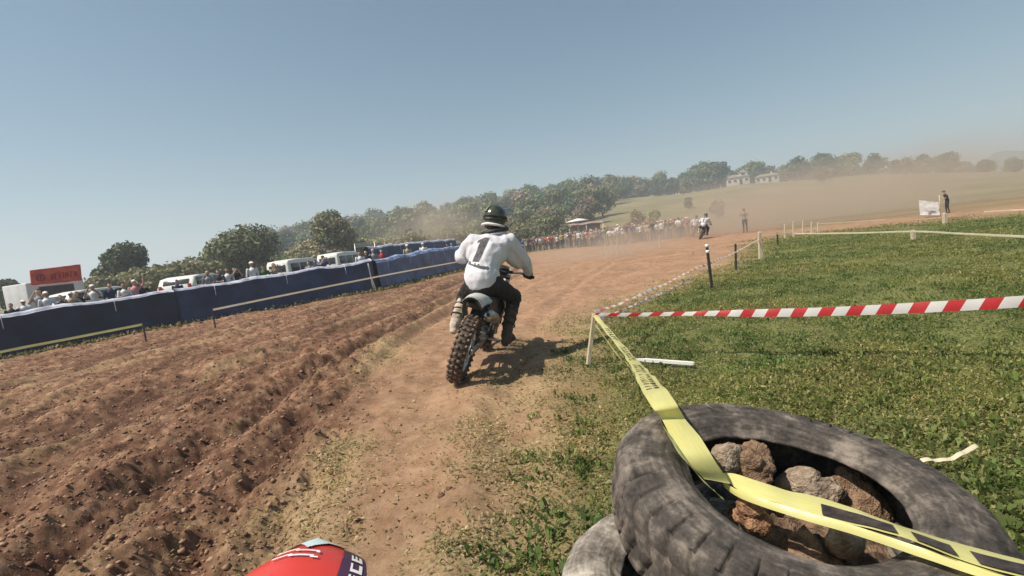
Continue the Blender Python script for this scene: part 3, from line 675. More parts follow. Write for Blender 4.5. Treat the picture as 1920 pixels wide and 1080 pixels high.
# ------------------------------------------------------------------ own bike: red front end at the bottom of the view
def own_bike():
    M_red = mat('red fender plastic', (.48, .028, .020), .32, .1, 6, c2=(.58, .045, .03), spec=.5)
    M_cy = mat('pale blue fender graphic', (.52, .68, .70), .35, .15, 10)
    M_pur = mat('dark purple fender graphic', (.055, .022, .05), .4, .2, 12)
    b = empty('red_dirt_bike', (-.345, .0, 0))
    def fend(u, t, off=0.0):
        y = -.10 + .83 * t; w = .112 * max(.02, 1 - max(0, (t - .45) / .553) ** 7) ** .5
        z = .812 + .11 * math.sin(min(1, t * 1.05) * math.pi * .52) - .02 * t * t
        return (w * u, y, z - .030 * abs(u) ** 2.2 + .003 * math.exp(-(u / .25) ** 2) - .02 * max(0, (t - .9) / .1) ** 2 + off)
    ts = [i / 39 for i in range(40)]; us = [-1 + 2 * i / 24 for i in range(25)]
    f = MB().grid([[fend(u, t) for u in us] for t in ts], .004).build('front_fender', M_red, b)
    def patch(cond, name, mt, off=.0025):
        m = MB(); nu, nt_ = 150, 260
        ids = {}
        def vv(i, j):
            if (i, j) not in ids: ids[(i, j)] = len(m.v); m.v.append(Vector(fend(-1 + 2 * i / nu, j / nt_, off)))
            return ids[(i, j)]
        for i in range(nu):
            for j in range(nt_):
                if cond(-1 + 2 * (i + .5) / nu, (j + .5) / nt_): m.f.append([vv(i, j), vv(i + 1, j), vv(i + 1, j + 1), vv(i, j + 1)]); m.sm.append(True)
        m.build(name, mt, f)
    patch(lambda u, t: t > .965 - .10 * max(0, .3 - abs(u - .1)) and -.55 < u < .8, 'tip_graphic', M_cy)
    patch(lambda u, t: u > .62 + .25 * (t - .7) and t < .95, 'side_graphic', M_pur)
    patch(lambda u, t: abs(abs(t - .915 + .012 * u) - .008) < .0022 and -.35 < u < .35, 'outline_mark', M_white, .0035)
    patch(lambda u, t: abs(u + .42 + (.86 - t) * 1.5) < .022 and .55 < t < .865, 'black_stripe', M_black, .0035)
    def lett(u, t):
        q = (t * 34) % 1; k = int(t * 34); r = (u - .80) / .14
        if not (0 < r < 1 and .5 < t < .93): return False
        return (q < .22) or (q < .7 and (r < .2 or r > .8 or (k % 2 and abs(r - .5) < .1)))
    patch(lett, 'white_lettering', M_white, .004)
    hw = wheel(b, 'front_wheel', .20, .345, .345, .044, 40, .020, .085)
    for s in (-1, 1):
        MB().tube([(s * .10, -.14, 1.0), (s * .10, .04, .64), (s * .10, .19, .33)], [.026, .024, .021], 14).build('fork', M_steel, b)
    MB().box((0, -.10, .86), (.25, .08, .035), rot=(R(25), 0, 0), bev=.01).build('triple_clamp', M_dkmetal, b)
    tag(b, 'red front fender of the dirt bike the viewer rides, at the bottom edge', 'motorcycle')
own_bike()

# ------------------------------------------------------------------ tyres beside the track
def tyre_mesh(Rr, ri, wd, nt_, chev, seed, squash=0.0):
    h = wd / 2
    key = [(ri, h * .62), (ri + .02, h * .74), (ri + .055, h * .93), (ri + (Rr - ri) * .55, h), (Rr - .045, h * .90), (Rr - .018, h * .74), (Rr, h * .52), (Rr + .004, 0), (Rr, -h * .52), (Rr - .018, -h * .74), (Rr - .045, -h * .9), (ri + (Rr - ri) * .55, -h), (ri + .055, -h * .93), (ri + .02, -h * .74), (ri, -h * .62),
           (ri + .012, -h * .56), (ri + .05, -h * .80), (Rr - .07, -h * .82), (Rr - .03, -h * .5), (Rr - .022, 0), (Rr - .03, h * .5), (Rr - .07, h * .82), (ri + .05, h * .80), (ri + .012, h * .56)]
    k = np.array(key); n = len(k); prof = []
    sub = 7
    for i in range(n):
        p0, p1, p2, p3 = k[i - 1], k[i], k[(i + 1) % n], k[(i + 2) % n]
        for j in range(sub):
            t = j / sub; prof.append(.5 * ((2 * p1) + (-p0 + p2) * t + (2 * p0 - 5 * p1 + 4 * p2 - p3) * t * t + (-p0 + 3 * p1 - 3 * p2 + p3) * t ** 3))
    prof = np.array(prof); m = len(prof); NU = 900
    th = np.linspace(0, 2 * np.pi, NU, endpoint=False)
    T, r = np.meshgrid(th, prof[:, 0], indexing='ij'); z = np.repeat(prof[None, :, 1], NU, 0)
    outer = np.zeros(m, bool); outer[: 15 * sub] = True; O = outer[None, :]
    tread = O & (r > Rr - .022); shoulder = O & (r > Rr - .075) & (r <= Rr - .012)
    fr = (T * nt_ / (2 * np.pi) + np.abs(z) / h * chev) % 1
    d = np.zeros_like(r)
    d -= tread * .017 * (np.exp(-((fr - .5) / .07) ** 2)); d -= tread * .010 * (np.exp(-(np.abs(np.abs(z) - h * .30) / .004) ** 2))
    fs = (T * nt_ / (2 * np.pi) + chev * .62) % 1
    d2s = O & (r > Rr - .12) & ~tread
    gs = d2s * np.exp(-((fs - .5) / .055) ** 2) * sstep(Rr - .12, Rr - .06, r)
    d -= gs * .008
    side = O & (r < Rr - .06)
    d2 = side * .003 * (np.exp(-((r - ri - .035) / .003) ** 2) + np.exp(-((r - ri - .05) / .003) ** 2) + np.exp(-((r - ri - .065) / .003) ** 2) - np.exp(-((r - Rr + .085) / .003) ** 2))
    wob = (fbm(T * 3 + 50, z * 8, .5, 3, seed) - .5) * .012
    r2 = r + d + wob; z2 = z + np.sign(z) * (d2 - gs * .012)
    X = r2 * np.cos(T); Y = r2 * np.sin(T); V = np.stack([X, Y, z2 + .012 * np.sin(T * 2 + seed)], -1).reshape(-1, 3)
    i = np.arange(NU)[:, None]; j = np.arange(m)[None]; i2 = (i + 1) % NU; j2 = (j + 1) % m
    Fq = np.stack([i * m + j, i2 * m + j, i2 * m + j2, i * m + j2], -1).reshape(-1, 4)
    return np_mesh('tyre', V, Fq, True)
def tyre_mat(name, a, b_, dirt):
    m = bpy.data.materials.new(name); m.use_nodes = True; N, L = nt(m); b = N['Principled BSDF']; b.inputs['Roughness'].default_value = .78; b.inputs['Specular IOR Level'].default_value = .3
    tc = N.new('ShaderNodeTexCoord'); sp = N.new('ShaderNodeSeparateXYZ'); L.new(tc.outputs['Object'], sp.inputs[0])
    at2 = N.new('ShaderNodeMath'); at2.operation = 'ARCTAN2'; L.new(sp.outputs[1], at2.inputs[0]); L.new(sp.outputs[0], at2.inputs[1])
    ln = N.new('ShaderNodeVectorMath'); ln.operation = 'LENGTH'; L.new(tc.outputs['Object'], ln.inputs[0])
    def comb(ka, kr):
        ma = N.new('ShaderNodeMath'); ma.operation = 'MULTIPLY'; ma.inputs[1].default_value = ka; L.new(at2.outputs[0], ma.inputs[0])
        mr = N.new('ShaderNodeMath'); mr.operation = 'MULTIPLY'; mr.inputs[1].default_value = kr; L.new(ln.outputs['Value'], mr.inputs[0])
        c = N.new('ShaderNodeCombineXYZ'); L.new(ma.outputs[0], c.inputs[0]); L.new(mr.outputs[0], c.inputs[1]); L.new(sp.outputs[2], c.inputs[2]); return c.outputs[0]
    n1 = N.new('ShaderNodeTexNoise'); n1.inputs['Scale'].default_value = 3; n1.inputs['Detail'].default_value = 6; L.new(comb(1.2, 26), n1.inputs['Vector'])   # streaks round the wall
    n2 = N.new('ShaderNodeTexNoise'); n2.inputs['Scale'].default_value = 7; n2.inputs['Detail'].default_value = 10; n2.inputs['Roughness'].default_value = .75; L.new(tc.outputs['Object'], n2.inputs['Vector'])
    n3 = N.new('ShaderNodeTexNoise'); n3.inputs['Scale'].default_value = 3; n3.inputs['Detail'].default_value = 4; L.new(comb(16, 3), n3.inputs['Vector'])
    ad = N.new('ShaderNodeMath'); ad.operation = 'MULTIPLY_ADD'; L.new(n1.outputs[0], ad.inputs[0]); ad.inputs[1].default_value = .20
    ad2 = N.new('ShaderNodeMath'); ad2.operation = 'MULTIPLY_ADD'; L.new(n2.outputs[0], ad2.inputs[0]); ad2.inputs[1].default_value = .76; ad3 = N.new('ShaderNodeMath'); ad3.operation = 'MULTIPLY'; L.new(n3.outputs[0], ad3.inputs[0]); ad3.inputs[1].default_value = .04
    L.new(ad3.outputs[0], ad2.inputs[2]); L.new(ad2.outputs[0], ad.inputs[2])
    rp = N.new('ShaderNodeValToRGB'); e = rp.color_ramp.elements; e.new(.5); e[0].position = .40; e[0].color = (*a, 1); e[1].position = .5; e[1].color = (*b_, 1); e[2].position = .61; e[2].color = (*dirt, 1)
    L.new(ad.outputs[0], rp.inputs[0]); L.new(rp.outputs[0], b.inputs['Base Color'])
    bp = N.new('ShaderNodeBump'); bp.inputs['Strength'].default_value = .8; bp.inputs['Distance'].default_value = .010; L.new(ad.outputs[0], bp.inputs['Height']); L.new(bp.outputs[0], b.inputs['Normal'])
    return m
TU = tyre_mat('worn grey brown tyre', (.020, .017, .015), (.075, .063, .053), (.23, .19, .155))
TL = tyre_mat('bleached tyre', (.08, .068, .055), (.22, .19, .16), (.46, .42, .35))
t1 = link('truck_tyre', tyre_mesh(.505, .285, .27, 44, .9, 3), TU); 
TC = Vector((.73, 1.41, .405)); TM = Matrix.Rotation(R(8.7), 4, 'Y') @ Matrix.Rotation(R(9.4), 4, 'X')
place(t1, Matrix.Translation(TC) @ TM @ Matrix.Rotation(R(20), 4, 'Z'))
def tp(px, py, h):       # a point h above the middle plane of the top tyre
    n = (TM @ Vector((0, 0, 1))); v = ray(px, py); return CAM + v * (((TC + n * h) - CAM).dot(n) / v.dot(n))
tag(t1, 'large worn grey truck tyre on top of the other, yellow tape across it', 'tyre', 'old tyres by the track')
t2 = link('truck_tyre', tyre_mesh(.47, .28, .24, 40, .8, 8), TL); t2.location = (.50, 1.42, .135); t2.rotation_euler = (R(3), R(2), R(70))
tag(t2, 'pale dusty tyre lying underneath on the grass, sticking out left of the larger tyre', 'tyre', 'old tyres by the track')
t3 = link('truck_tyre', tyre_mesh(.43, .26, .23, 40, .8, 11), TU); t3.location = (.88, 1.60, .125); t3.rotation_euler = (R(2), R(1), R(10))
tag(t3, 'darker flat tyre propping up the top tyre from below, hardly showing', 'tyre', 'old tyres by the track')
def rock(loc, rad, mt, seed, rough=.35):
    m = MB(); m.sphere((0, 0, 0), 1, 5)
    for i, v in enumerate(m.v):
        n = v.normalized(); cel = mnoise.cell(n * 2.3 + Vector((seed, 0, 0))); k = 1 + rough * (mnoise.noise(n * 1.2 + Vector((seed * 3.1, 0, 0)))) + rough * .45 * (abs(mnoise.noise(n * 2.6 + Vector((0, seed, 0)))) - .3) + rough * .25 * abs(mnoise.noise(n * 7 + Vector((0, seed, 0)))) + rough * .16 * mnoise.noise(n * 17)
        m.v[i] = Vector((n.x * rad[0], n.y * rad[1], n.z * rad[2])) * k
    o = m.build('rock', mt); o.location = loc; o.rotation_euler = (seed * .7, seed * .3, seed); return o
M_clod = mat('crumbly brown earth', (.24, .145, .09), .95, .3, 40, 1.0, c2=(.40, .26, .16))
M_pale = mat('pale stone', (.26, .19, .13), .9, .15, 30, .8, c2=(.46, .37, .28))
M_orng = mat('orange brick earth', (.26, .125, .07), .9, .3, 30, .9, c2=(.44, .25, .14))
rows = [(tp(1408, 872, .0), (.078, .072, .075), M_clod, 1, 'big crumbly brown clod at the far left inside the top tyre', .45),
        (tp(1497, 905, -.06), (.085, .05, .05), M_pale, 2, 'pale flat stone right of the big clod inside the tyre', .2),
        (tp(1530, 935, -.08), (.085, .06, .05), mat('mixed rubble', (.16, .10, .07), .95, .5, 26, .9, c2=(.42, .33, .25)), 3, 'mottled pale and brown lump in the middle of the tyre', .45),
        (tp(1605, 955, -.10), (.12, .09, .055), M_clod, 4, 'long flat brown clod at the right inside the tyre', .3),
        (tp(1412, 962, .0), (.05, .05, .05), M_orng, 5, 'orange lump inside the tyre below the yellow tape', .45),
        (tp(1360, 862, .03), (.06, .05, .04), M_pale, 6, 'small pale stone left of the big clod inside the tyre', .3),
        (tp(1582, 1012, -.01), (.05, .04, .045), M_pale, 7, 'pale stone at the near inner edge of the tyre', .2)]
for loc, rad, mt, sd_, lb, rg in rows: tag(rock(loc, rad, mt, sd_, rg), lb, 'rock', 'rubble in the tyre')
m = MB(); m.lathe([(.001, .31)] + [(.03 * q, .31 - .09 * (q / 11) ** 2) for q in range(1, 12)] + [(.34, .02), (.001, .0)], (.74, 1.44, 0), 'Z', 90, closed=False)
for i, v in enumerate(m.v): m.v[i] = v + Vector((0, 0, .05 * mnoise.noise(v * 12) + .03 * mnoise.noise(v * 33) + .015 * mnoise.noise(v * 80)))
tag(m.build('soil_fill', mat('dark soil', (.10, .062, .042), .95, .4, 24, 1.0, c2=(.30, .19, .12))), 'dark soil packed inside the stacked tyres', kind='stuff')

# ------------------------------------------------------------------ stakes and tapes of the right hand fence
def stake(base, top, w, mt=None, name='wooden_stake', label='', group='stakes of the tape fence'):
    base = Vector(base); top = Vector(top); L_ = (top - base).length
    mb = MB(); k = (top - base).normalized(); q = k.to_track_quat('Z', 'Y').to_matrix().to_4x4()
    for i, (z, ww) in enumerate(((-.12, .3), (0, 1), (L_ * .97, .96), (L_, .7))):
        pass
    prof = [(-.12, .3), (0, 1.), (L_ * .5, .97), (L_ - w * .35, .95), (L_, .6)]
    vs = []; fs = []
    for (z, s_) in prof:
        for a, b_ in ((-1, -1), (1, -1), (1, 1), (-1, 1)): vs.append((a * w / 2 * s_, b_ * w / 2 * s_ * .8, z))
    for i in range(len(prof) - 1):
        for j in range(4): fs.append([i * 4 + j, i * 4 + (j + 1) % 4, i * 4 + 4 + (j + 1) % 4, i * 4 + 4 + j])
    fs.append([16, 17, 18, 19]); fs.append([3, 2, 1, 0]); mb.add(vs, fs, False, q)
    o = mb.build(name, mt or M_wood); o.location = base; tag(o, label, 'stake', group); return o
b0 = onplane(1102, 690); t0_ = at(1114, 588, b0.y + .02)
stake(b0, t0_, .042, label='pale wooden stake nearest the viewer where three tapes meet')
b1 = onplane(1335, 541); t1_ = at(1325, 458, b1.y)
ds = stake(b1, t1_, .05, M_dark, label='dark stake with a black and white banded top beside the track')
d_ = (t1_ - b1)
m = MB()
for q in (.80, .93): m.tube([(d_ * (q)), (d_ * (q + .07))], .034, 8)
m.build('white_band', M_white, ds)
p = onplane(1380, 507); stake(p, at(1379, 457, p.y), .045, M_dark, label='thin dark stake between the banded stake and the pale corner stake')
b2 = onplane(1426, 486); stake(b2, at(1424, 434, b2.y), .09, label='thick pale corner stake at the end of the green grass')
p = onplane(1459, 462); stake(p, at(1457, 436, p.y), .05, M_dark, label='short dark stake just right of the thick corner stake')
for i, (px, pb, pt) in enumerate(((1472, 446, 420), (1488, 445, 415), (1506, 441, 414), (1522, 438, 416), (1534, 436, 417))):
    p = onplane(px, pb); stake(p, at(px, pt, p.y), .075, label='pale stake in the row of far stakes beyond the thick corner stake', group='row of far stakes beyond the corner stake')
p = onplane(1713, 449); stake(p, at(1711, 431, p.y), .10, label='short stake carrying the low far tape')
p = onplane(1772, 420); stake(p, at(1771, 399, p.y), .12, label='short pale stake beneath the marshal')
for i, (px, pb, pt) in enumerate(((1009, 479, 461), (1018, 480, 460), (1030, 480, 462), (1128, 477, 456), (1137, 478, 456), (1147, 477, 455), (1158, 475, 453), (1168, 474, 453), (1180, 472, 451), (1237, 463, 441))):
    p = onplane(px, pb + 2); stake(p, at(px, pt, p.y), .07, label='thin stake in front of the distant crowd', group='stakes in front of the crowd')

def tape_mat(name, kind):
    m = bpy.data.materials.new(name); m.use_nodes = True; N, L = nt(m); b = N['Principled BSDF']; b.inputs['Roughness'].default_value = .35
    uv = N.new('ShaderNodeUVMap'); uv.uv_map = 'UVMap'; nz = N.new('ShaderNodeTexNoise'); nz.inputs['Scale'].default_value = 14; nz.inputs['Detail'].default_value = 5; L.new(uv.outputs[0], nz.inputs['Vector'])
    mx = N.new('ShaderNodeMix'); mx.data_type = 'RGBA'; L.new(nz.outputs[0], mx.inputs[0])
    if kind == 'yellow': mx.inputs[6].default_value = (.62, .58, .16, 1); mx.inputs[7].default_value = (.80, .76, .36, 1); out = mx.outputs[2]
    elif kind == 'faded':
        mx.inputs[6].default_value = (.74, .66, .54, 1); mx.inputs[7].default_value = (.86, .80, .70, 1); sp = N.new('ShaderNodeSeparateXYZ'); L.new(uv.outputs[0], sp.inputs[0]); d = N.new('ShaderNodeMath'); d.operation = 'DIVIDE'; L.new(sp.outputs[0], d.inputs[0]); d.inputs[1].default_value = .26
        f = N.new('ShaderNodeMath'); f.operation = 'FRACT'; L.new(d.outputs[0], f.inputs[0]); g = N.new('ShaderNodeMath'); g.operation = 'GREATER_THAN'; L.new(f.outputs[0], g.inputs[0]); g.inputs[1].default_value = .55
        m2 = N.new('ShaderNodeMix'); m2.data_type = 'RGBA'; L.new(g.outputs[0], m2.inputs[0]); L.new(mx.outputs[2], m2.inputs[6]); m2.inputs[7].default_value = (.62, .27, .17, 1); out = m2.outputs[2]
    elif kind == 'cream': mx.inputs[6].default_value = (.72, .60, .40, 1); mx.inputs[7].default_value = (.85, .78, .62, 1); out = mx.outputs[2]
    else:
        mx.inputs[6].default_value = (.60, .56, .54, 1); mx.inputs[7].default_value = (.74, .71, .68, 1)
        sp = N.new('ShaderNodeSeparateXYZ'); L.new(uv.outputs[0], sp.inputs[0])
        a = N.new('ShaderNodeMath'); a.operation = 'MULTIPLY_ADD'; L.new(sp.outputs[1], a.inputs[0]); a.inputs[1].default_value = -.055; L.new(sp.outputs[0], a.inputs[2])
        d = N.new('ShaderNodeMath'); d.operation = 'DIVIDE'; L.new(a.outputs[0], d.inputs[0]); d.inputs[1].default_value = .20
        f = N.new('ShaderNodeMath'); f.operation = 'FRACT'; L.new(d.outputs[0], f.inputs[0]); g = N.new('ShaderNodeMath'); g.operation = 'GREATER_THAN'; L.new(f.outputs[0], g.inputs[0]); g.inputs[1].default_value = .5
        m2 = N.new('ShaderNodeMix'); m2.data_type = 'RGBA'; L.new(g.outputs[0], m2.inputs[0]); L.new(mx.outputs[2], m2.inputs[6]); m2.inputs[7].default_value = (.50, .025, .03, 1); out = m2.outputs[2]
    L.new(out, b.inputs['Base Color'])
    tr = N.new('ShaderNodeBsdfTranslucent'); L.new(out, tr.inputs[0]); ms = N.new('ShaderNodeMixShader'); ms.inputs[0].default_value = .3; L.new(b.outputs[0], ms.inputs[1]); L.new(tr.outputs[0], ms.inputs[2]); L.new(ms.outputs[0], N['Material Output'].inputs[0])
    return m
T_y = tape_mat('yellow tape', 'yellow'); T_c = tape_mat('sun bleached cream tape', 'cream'); T_r = tape_mat('red and white tape', 'rw'); T_f = tape_mat('faded red and cream tape', 'faded')
def spline(pts, n):
    out = []; k = len(pts)
    for i in range(k - 1):
        p0, p1, p2, p3 = pts[max(i - 1, 0)], pts[i], pts[i + 1], pts[min(i + 2, k - 1)]
        for j in range(n):
            t = j / n; out.append(.5 * ((2 * p1) + (p2 - p0) * t + (2 * p0 - 5 * p1 + 4 * p2 - p3) * t * t + (3 * p1 - p0 - 3 * p2 + p3) * t ** 3))
    out.append(pts[-1]); return out
class Ribbon:
    """centre points and width vectors; a thin plastic strip"""
    def __init__(s, pts, wv, n=24, flutter=.003, seed=0, cup=.0):
        s.c = spline([Vector(p) for p in pts], n); s.w = spline([Vector(w) for w in wv], n); s.L = [0]
        for a, b_ in zip(s.c, s.c[1:]): s.L.append(s.L[-1] + (b_ - a).length)
        for i, c in enumerate(s.c):
            t = (s.c[min(i + 1, len(s.c) - 1)] - s.c[max(i - 1, 0)]).normalized(); nn = t.cross(s.w[i]).normalized()
            q = s.L[i]; s.c[i] = c + nn * flutter * (mnoise.noise(Vector((q * 6, seed, 0))) + .5 * mnoise.noise(Vector((q * 19, seed, 3))))
            s.w[i] = s.w[i] + nn * s.w[i].length * .35 * mnoise.noise(Vector((q * 4, seed + 9, 1)))
    def frame(s, i):
        t = (s.c[min(i + 1, len(s.c) - 1)] - s.c[max(i - 1, 0)]).normalized(); w = s.w[i]; return s.c[i], w, t.cross(w).normalized()
    def point(s, q, v, off=0.0):         # arc length q, across v in [-.5,.5]
        i = min(max(np.searchsorted(s.L, q) - 1, 0), len(s.c) - 2); f = (q - s.L[i]) / max(1e-6, s.L[i + 1] - s.L[i])
        c0, w0, n0 = s.frame(i); c1, w1, n1 = s.frame(i + 1); return c0.lerp(c1, f) + w0.lerp(w1, f) * v + n0.lerp(n1, f).normalized() * off
    def build(s, name, mt, parent=None):
        m = MB(); nv = 5; uvs = []
        for i in range(len(s.c)):
            c, w, nn = s.frame(i)
            for j in range(nv): v = j / (nv - 1) - .5; m.v.append(c + w * v + nn * w.length * .05 * math.cos(v * 3)); uvs.append((s.L[i], j / (nv - 1)))
        for i in range(len(s.c) - 1):
            for j in range(nv - 1): m.f.append([i * nv + j, i * nv + j + 1, (i + 1) * nv + j + 1, (i + 1) * nv + j]); m.sm.append(True)
        me = m.mesh(); ul = me.uv_layers.new(name='UVMap')
        for lp in me.loops: ul.data[lp.index].uv = uvs[lp.vertex_index]
        return link(name, me, mt, parent)
    def marks(s, rects, name, mt, parent, off):
        m = MB()
        for (q0, q1, v0, v1, sk) in rects:
            nq = max(2, int((q1 - q0) / .01)); b_ = len(m.v)
            for i in range(nq + 1):
                for j in range(3):
                    v = v0 + (v1 - v0) * j / 2; q = q0 + (q1 - q0) * i / nq + sk * (v - v0); m.v.append(s.point(q, v, off))
            for i in range(nq):
                for j in range(2): m.f.append([b_ + i * 3 + j, b_ + i * 3 + j + 1, b_ + i * 3 + 4 + j, b_ + i * 3 + 3 + j]); m.sm.append(False)
        return m.build(name, mt, parent)
M_ink = mat('black tape print', (.03, .022, .022), .5, .3, 40, c2=(.07, .05, .045))
def camw(p, w, ang=0.0):      # a width direction lying across the tape as it sags
    return Vector((math.cos(ang), .0, math.sin(ang))) * w
top0 = t0_ + Vector((0, -.03, -.015))
A = [top0, at(1180, 668, 3.35), tp(1228, 735, .19), tp(1266, 790, .172), tp(1303, 850, .165), tp(1345, 902, .09)]
wA = [camw(0, .045, .1), camw(0, .078, -.3), camw(0, .082, .15), camw(0, .080, -.2), camw(0, .086, -.12), camw(0, .08, -.3)]
ra = Ribbon(A, wA, 26, .006, 1); ta = ra.build('barrier_tape', T_y)
tag(ta, 'yellow tape with small black print running from the nearest stake down to the top tyre', 'tape', 'yellow tapes by the tyres')
rc = []; random.seed(4)
for (q0, q1) in ((.5, .85), (1.1, 1.6), (1.85, 2.3), (2.45, 3.0)):
    q = q0
    while q < q1:
        a = random.uniform(.03, .055); rc.append((q, q + a * .45, -.30, .28, .02)); rc.append((q, q + a, .10, .28, .01)) if random.random() < .6 else rc.append((q, q + a, -.30, -.12, .01)); q += a + .022
ra.marks(rc, 'lettering', M_ink, ta, -.004); ra.marks(rc, 'lettering', M_ink, ta, .004)
B = [top0 + Vector((0, -.01, -.10)), at(1160, 668, 3.5), at(1178, 685, 3.3), at(1212, 745, 2.55), tp(1245, 800, .172), tp(1288, 868, .165), tp(1350, 930, .08)]
rb = Ribbon(B, [camw(0, .028, -.7)] * 3 + [camw(0, .03, -1.2)] * 2 + [camw(0, .04, -1.)] * 2, 20, .006, 5); tag(rb.build('barrier_tape', T_y), 'thin twisted yellow strand just below and left of the printed tape', 'tape', 'yellow tapes by the tyres')
Cc = [tp(1350, 885, .06), tp(1385, 905, .08), tp(1480, 935, .11), tp(1580, 962, .135), tp(1700, 1000, .16), tp(1820, 1038, .17), tp(1960, 1078, .175), tp(2200, 1150, .17)]
wC = [Vector((.02, .03, -.03)), Vector((.01, .05, .03)), Vector((.03, .075, .01)), Vector((.03, .085, -.0)), Vector((.03, .09, -.015)), Vector((.03, .09, -.015)), Vector((.03, .09, -.015)), Vector((.03, .09, -.015))]
rC = Ribbon(Cc, wC, 26, .005, 8); tc_ = rC.build('barrier_tape', T_y)
tag(tc_, 'yellow tape with bold black blocks stretched right across the hole of the top tyre', 'tape', 'yellow tapes by the tyres')
Lc = rC.L[-1]; rects = []
q = .30
for ln in (.155, .07, .16, .10, .15, .1): rects.append((q, q + ln, -.47, .08, .012)); rects.append((q + ln * .3, q + ln + .02, -.47, -.30, .012)) if False else None; q += ln + .034
rC.marks(rects, 'black_print', M_ink, tc_, -.006); rC.marks(rects, 'black_print', M_ink, tc_, .006)
D = [Vector(p) + Vector((-.012, -.052, -.012)) for p in Cc]
rD = Ribbon(D, [Vector((.0, .018, .018))] * len(D), 20, .005, 12); tag(rD.build('barrier_tape', T_y), 'narrow folded yellow strand along the near edge of the black printed tape', 'tape', 'yellow tapes by the tyres')
# red and white tape
Rr_ = [top0 + Vector((.01, 0, .01)), at(1180, 590, 4.75), at(1300, 588, 4.6), at(1420, 587, 4.35), at(1560, 584, 4.05), at(1700, 578, 3.75), at(1830, 571, 3.5), at(1925, 565, 3.3), at(2300, 545, 2.7)]
wR = [Vector((0, .01, .03)), Vector((0, .01, .035)), Vector((0, .02, .04)), Vector((0, .03, .065)), Vector((0, .02, .072)), Vector((0, .02, .078)), Vector((0, .02, .078)), Vector((0, .02, .078)), Vector((0, .02, .078))]
rr_ = Ribbon(Rr_, wR, 24, .008, 3); tag(rr_.build('barrier_tape', T_r), 'red and white striped tape running from the nearest stake to the right edge', 'tape')
# bleached tape along the track edge
for i, (off, lb) in enumerate(((0, 'faded red and cream tape along the grass edge, long upper strand reaching the corner stake'), (-.14, 'faded red and cream tape along the grass edge, lower frayed strand near the nearest stake'))):
    P = [(1116, 585, 4.8), (1150, 574, 5.3), (1185, 560, 5.9), (1215, 546, 6.6), (1250, 531, 7.4), (1290, 510, 8.4), (1329, 494, 9.4), (1380, 472, 11.6), (1424, 448, 14.1)]
    if i: P = P[:6]
    pts = [at(a + i * 6, b_ + i * 12, c) for a, b_, c in P]
    w = [Vector((-.028, .012, .024 + .014 * math.cos(k * 2.1))) for k in range(len(P))]
    tag(Ribbon(pts, w, 18, .03, 20 + i).build('barrier_tape', T_f), lb, 'tape', 'cream tapes beside the track')
P = [(1424, 438, 14), (1480, 438, 19), (1600, 437, 16), (1711, 434, 13), (1800, 438, 11), (1930, 444, 9), (2100, 450, 7.6)]
tag(Ribbon([at(*p_) for p_ in P], [Vector((0, 0, .045))] * len(P), 16, .02, 30).build('barrier_tape', T_c), 'low cream tape crossing the far edge of the green grass', 'tape')
P = [(1534, 420, 26), (1580, 417, 26), (1660, 412, 26)]
tag(Ribbon([at(*p_) for p_ in P], [Vector((0, 0, .05))] * 3, 16, .02, 31).build('barrier_tape', T_c), 'short pale tape beyond the row of far stakes', 'tape')
P = [(1845, 397, 22), (1900, 394, 20), (1990, 390, 18)]
tag(Ribbon([at(*p_) for p_ in P], [Vector((0, 0, .05))] * 3, 16, .02, 32).build('barrier_tape', T_c), 'thin pale tape near the right edge above the orange ground', 'tape')
# fallen white pieces
a, b_ = onplane(1212, 682, .02), onplane(1302, 681, .03)
a.z = gz(a.x, a.y) + .045; b_.z = gz(b_.x, b_.y) + .05
o = stake(a, b_, .035, M_white, label='white peg lying in the grass right of the nearest stake'); o['category'] = 'peg'; del o['group']
pts = [onplane(1728, 878, .03), onplane(1760, 868, .05), onplane(1790, 864, .05), onplane(1835, 850, .04)]
for p_ in pts: p_.z = gz(p_.x, p_.y) + .075
tag(Ribbon(pts, [Vector((.0, .02, .008))] * 4, 14, .04, 40).build('tape_scrap', T_c), 'scrap of white tape lying in the grass behind the top tyre', 'tape')

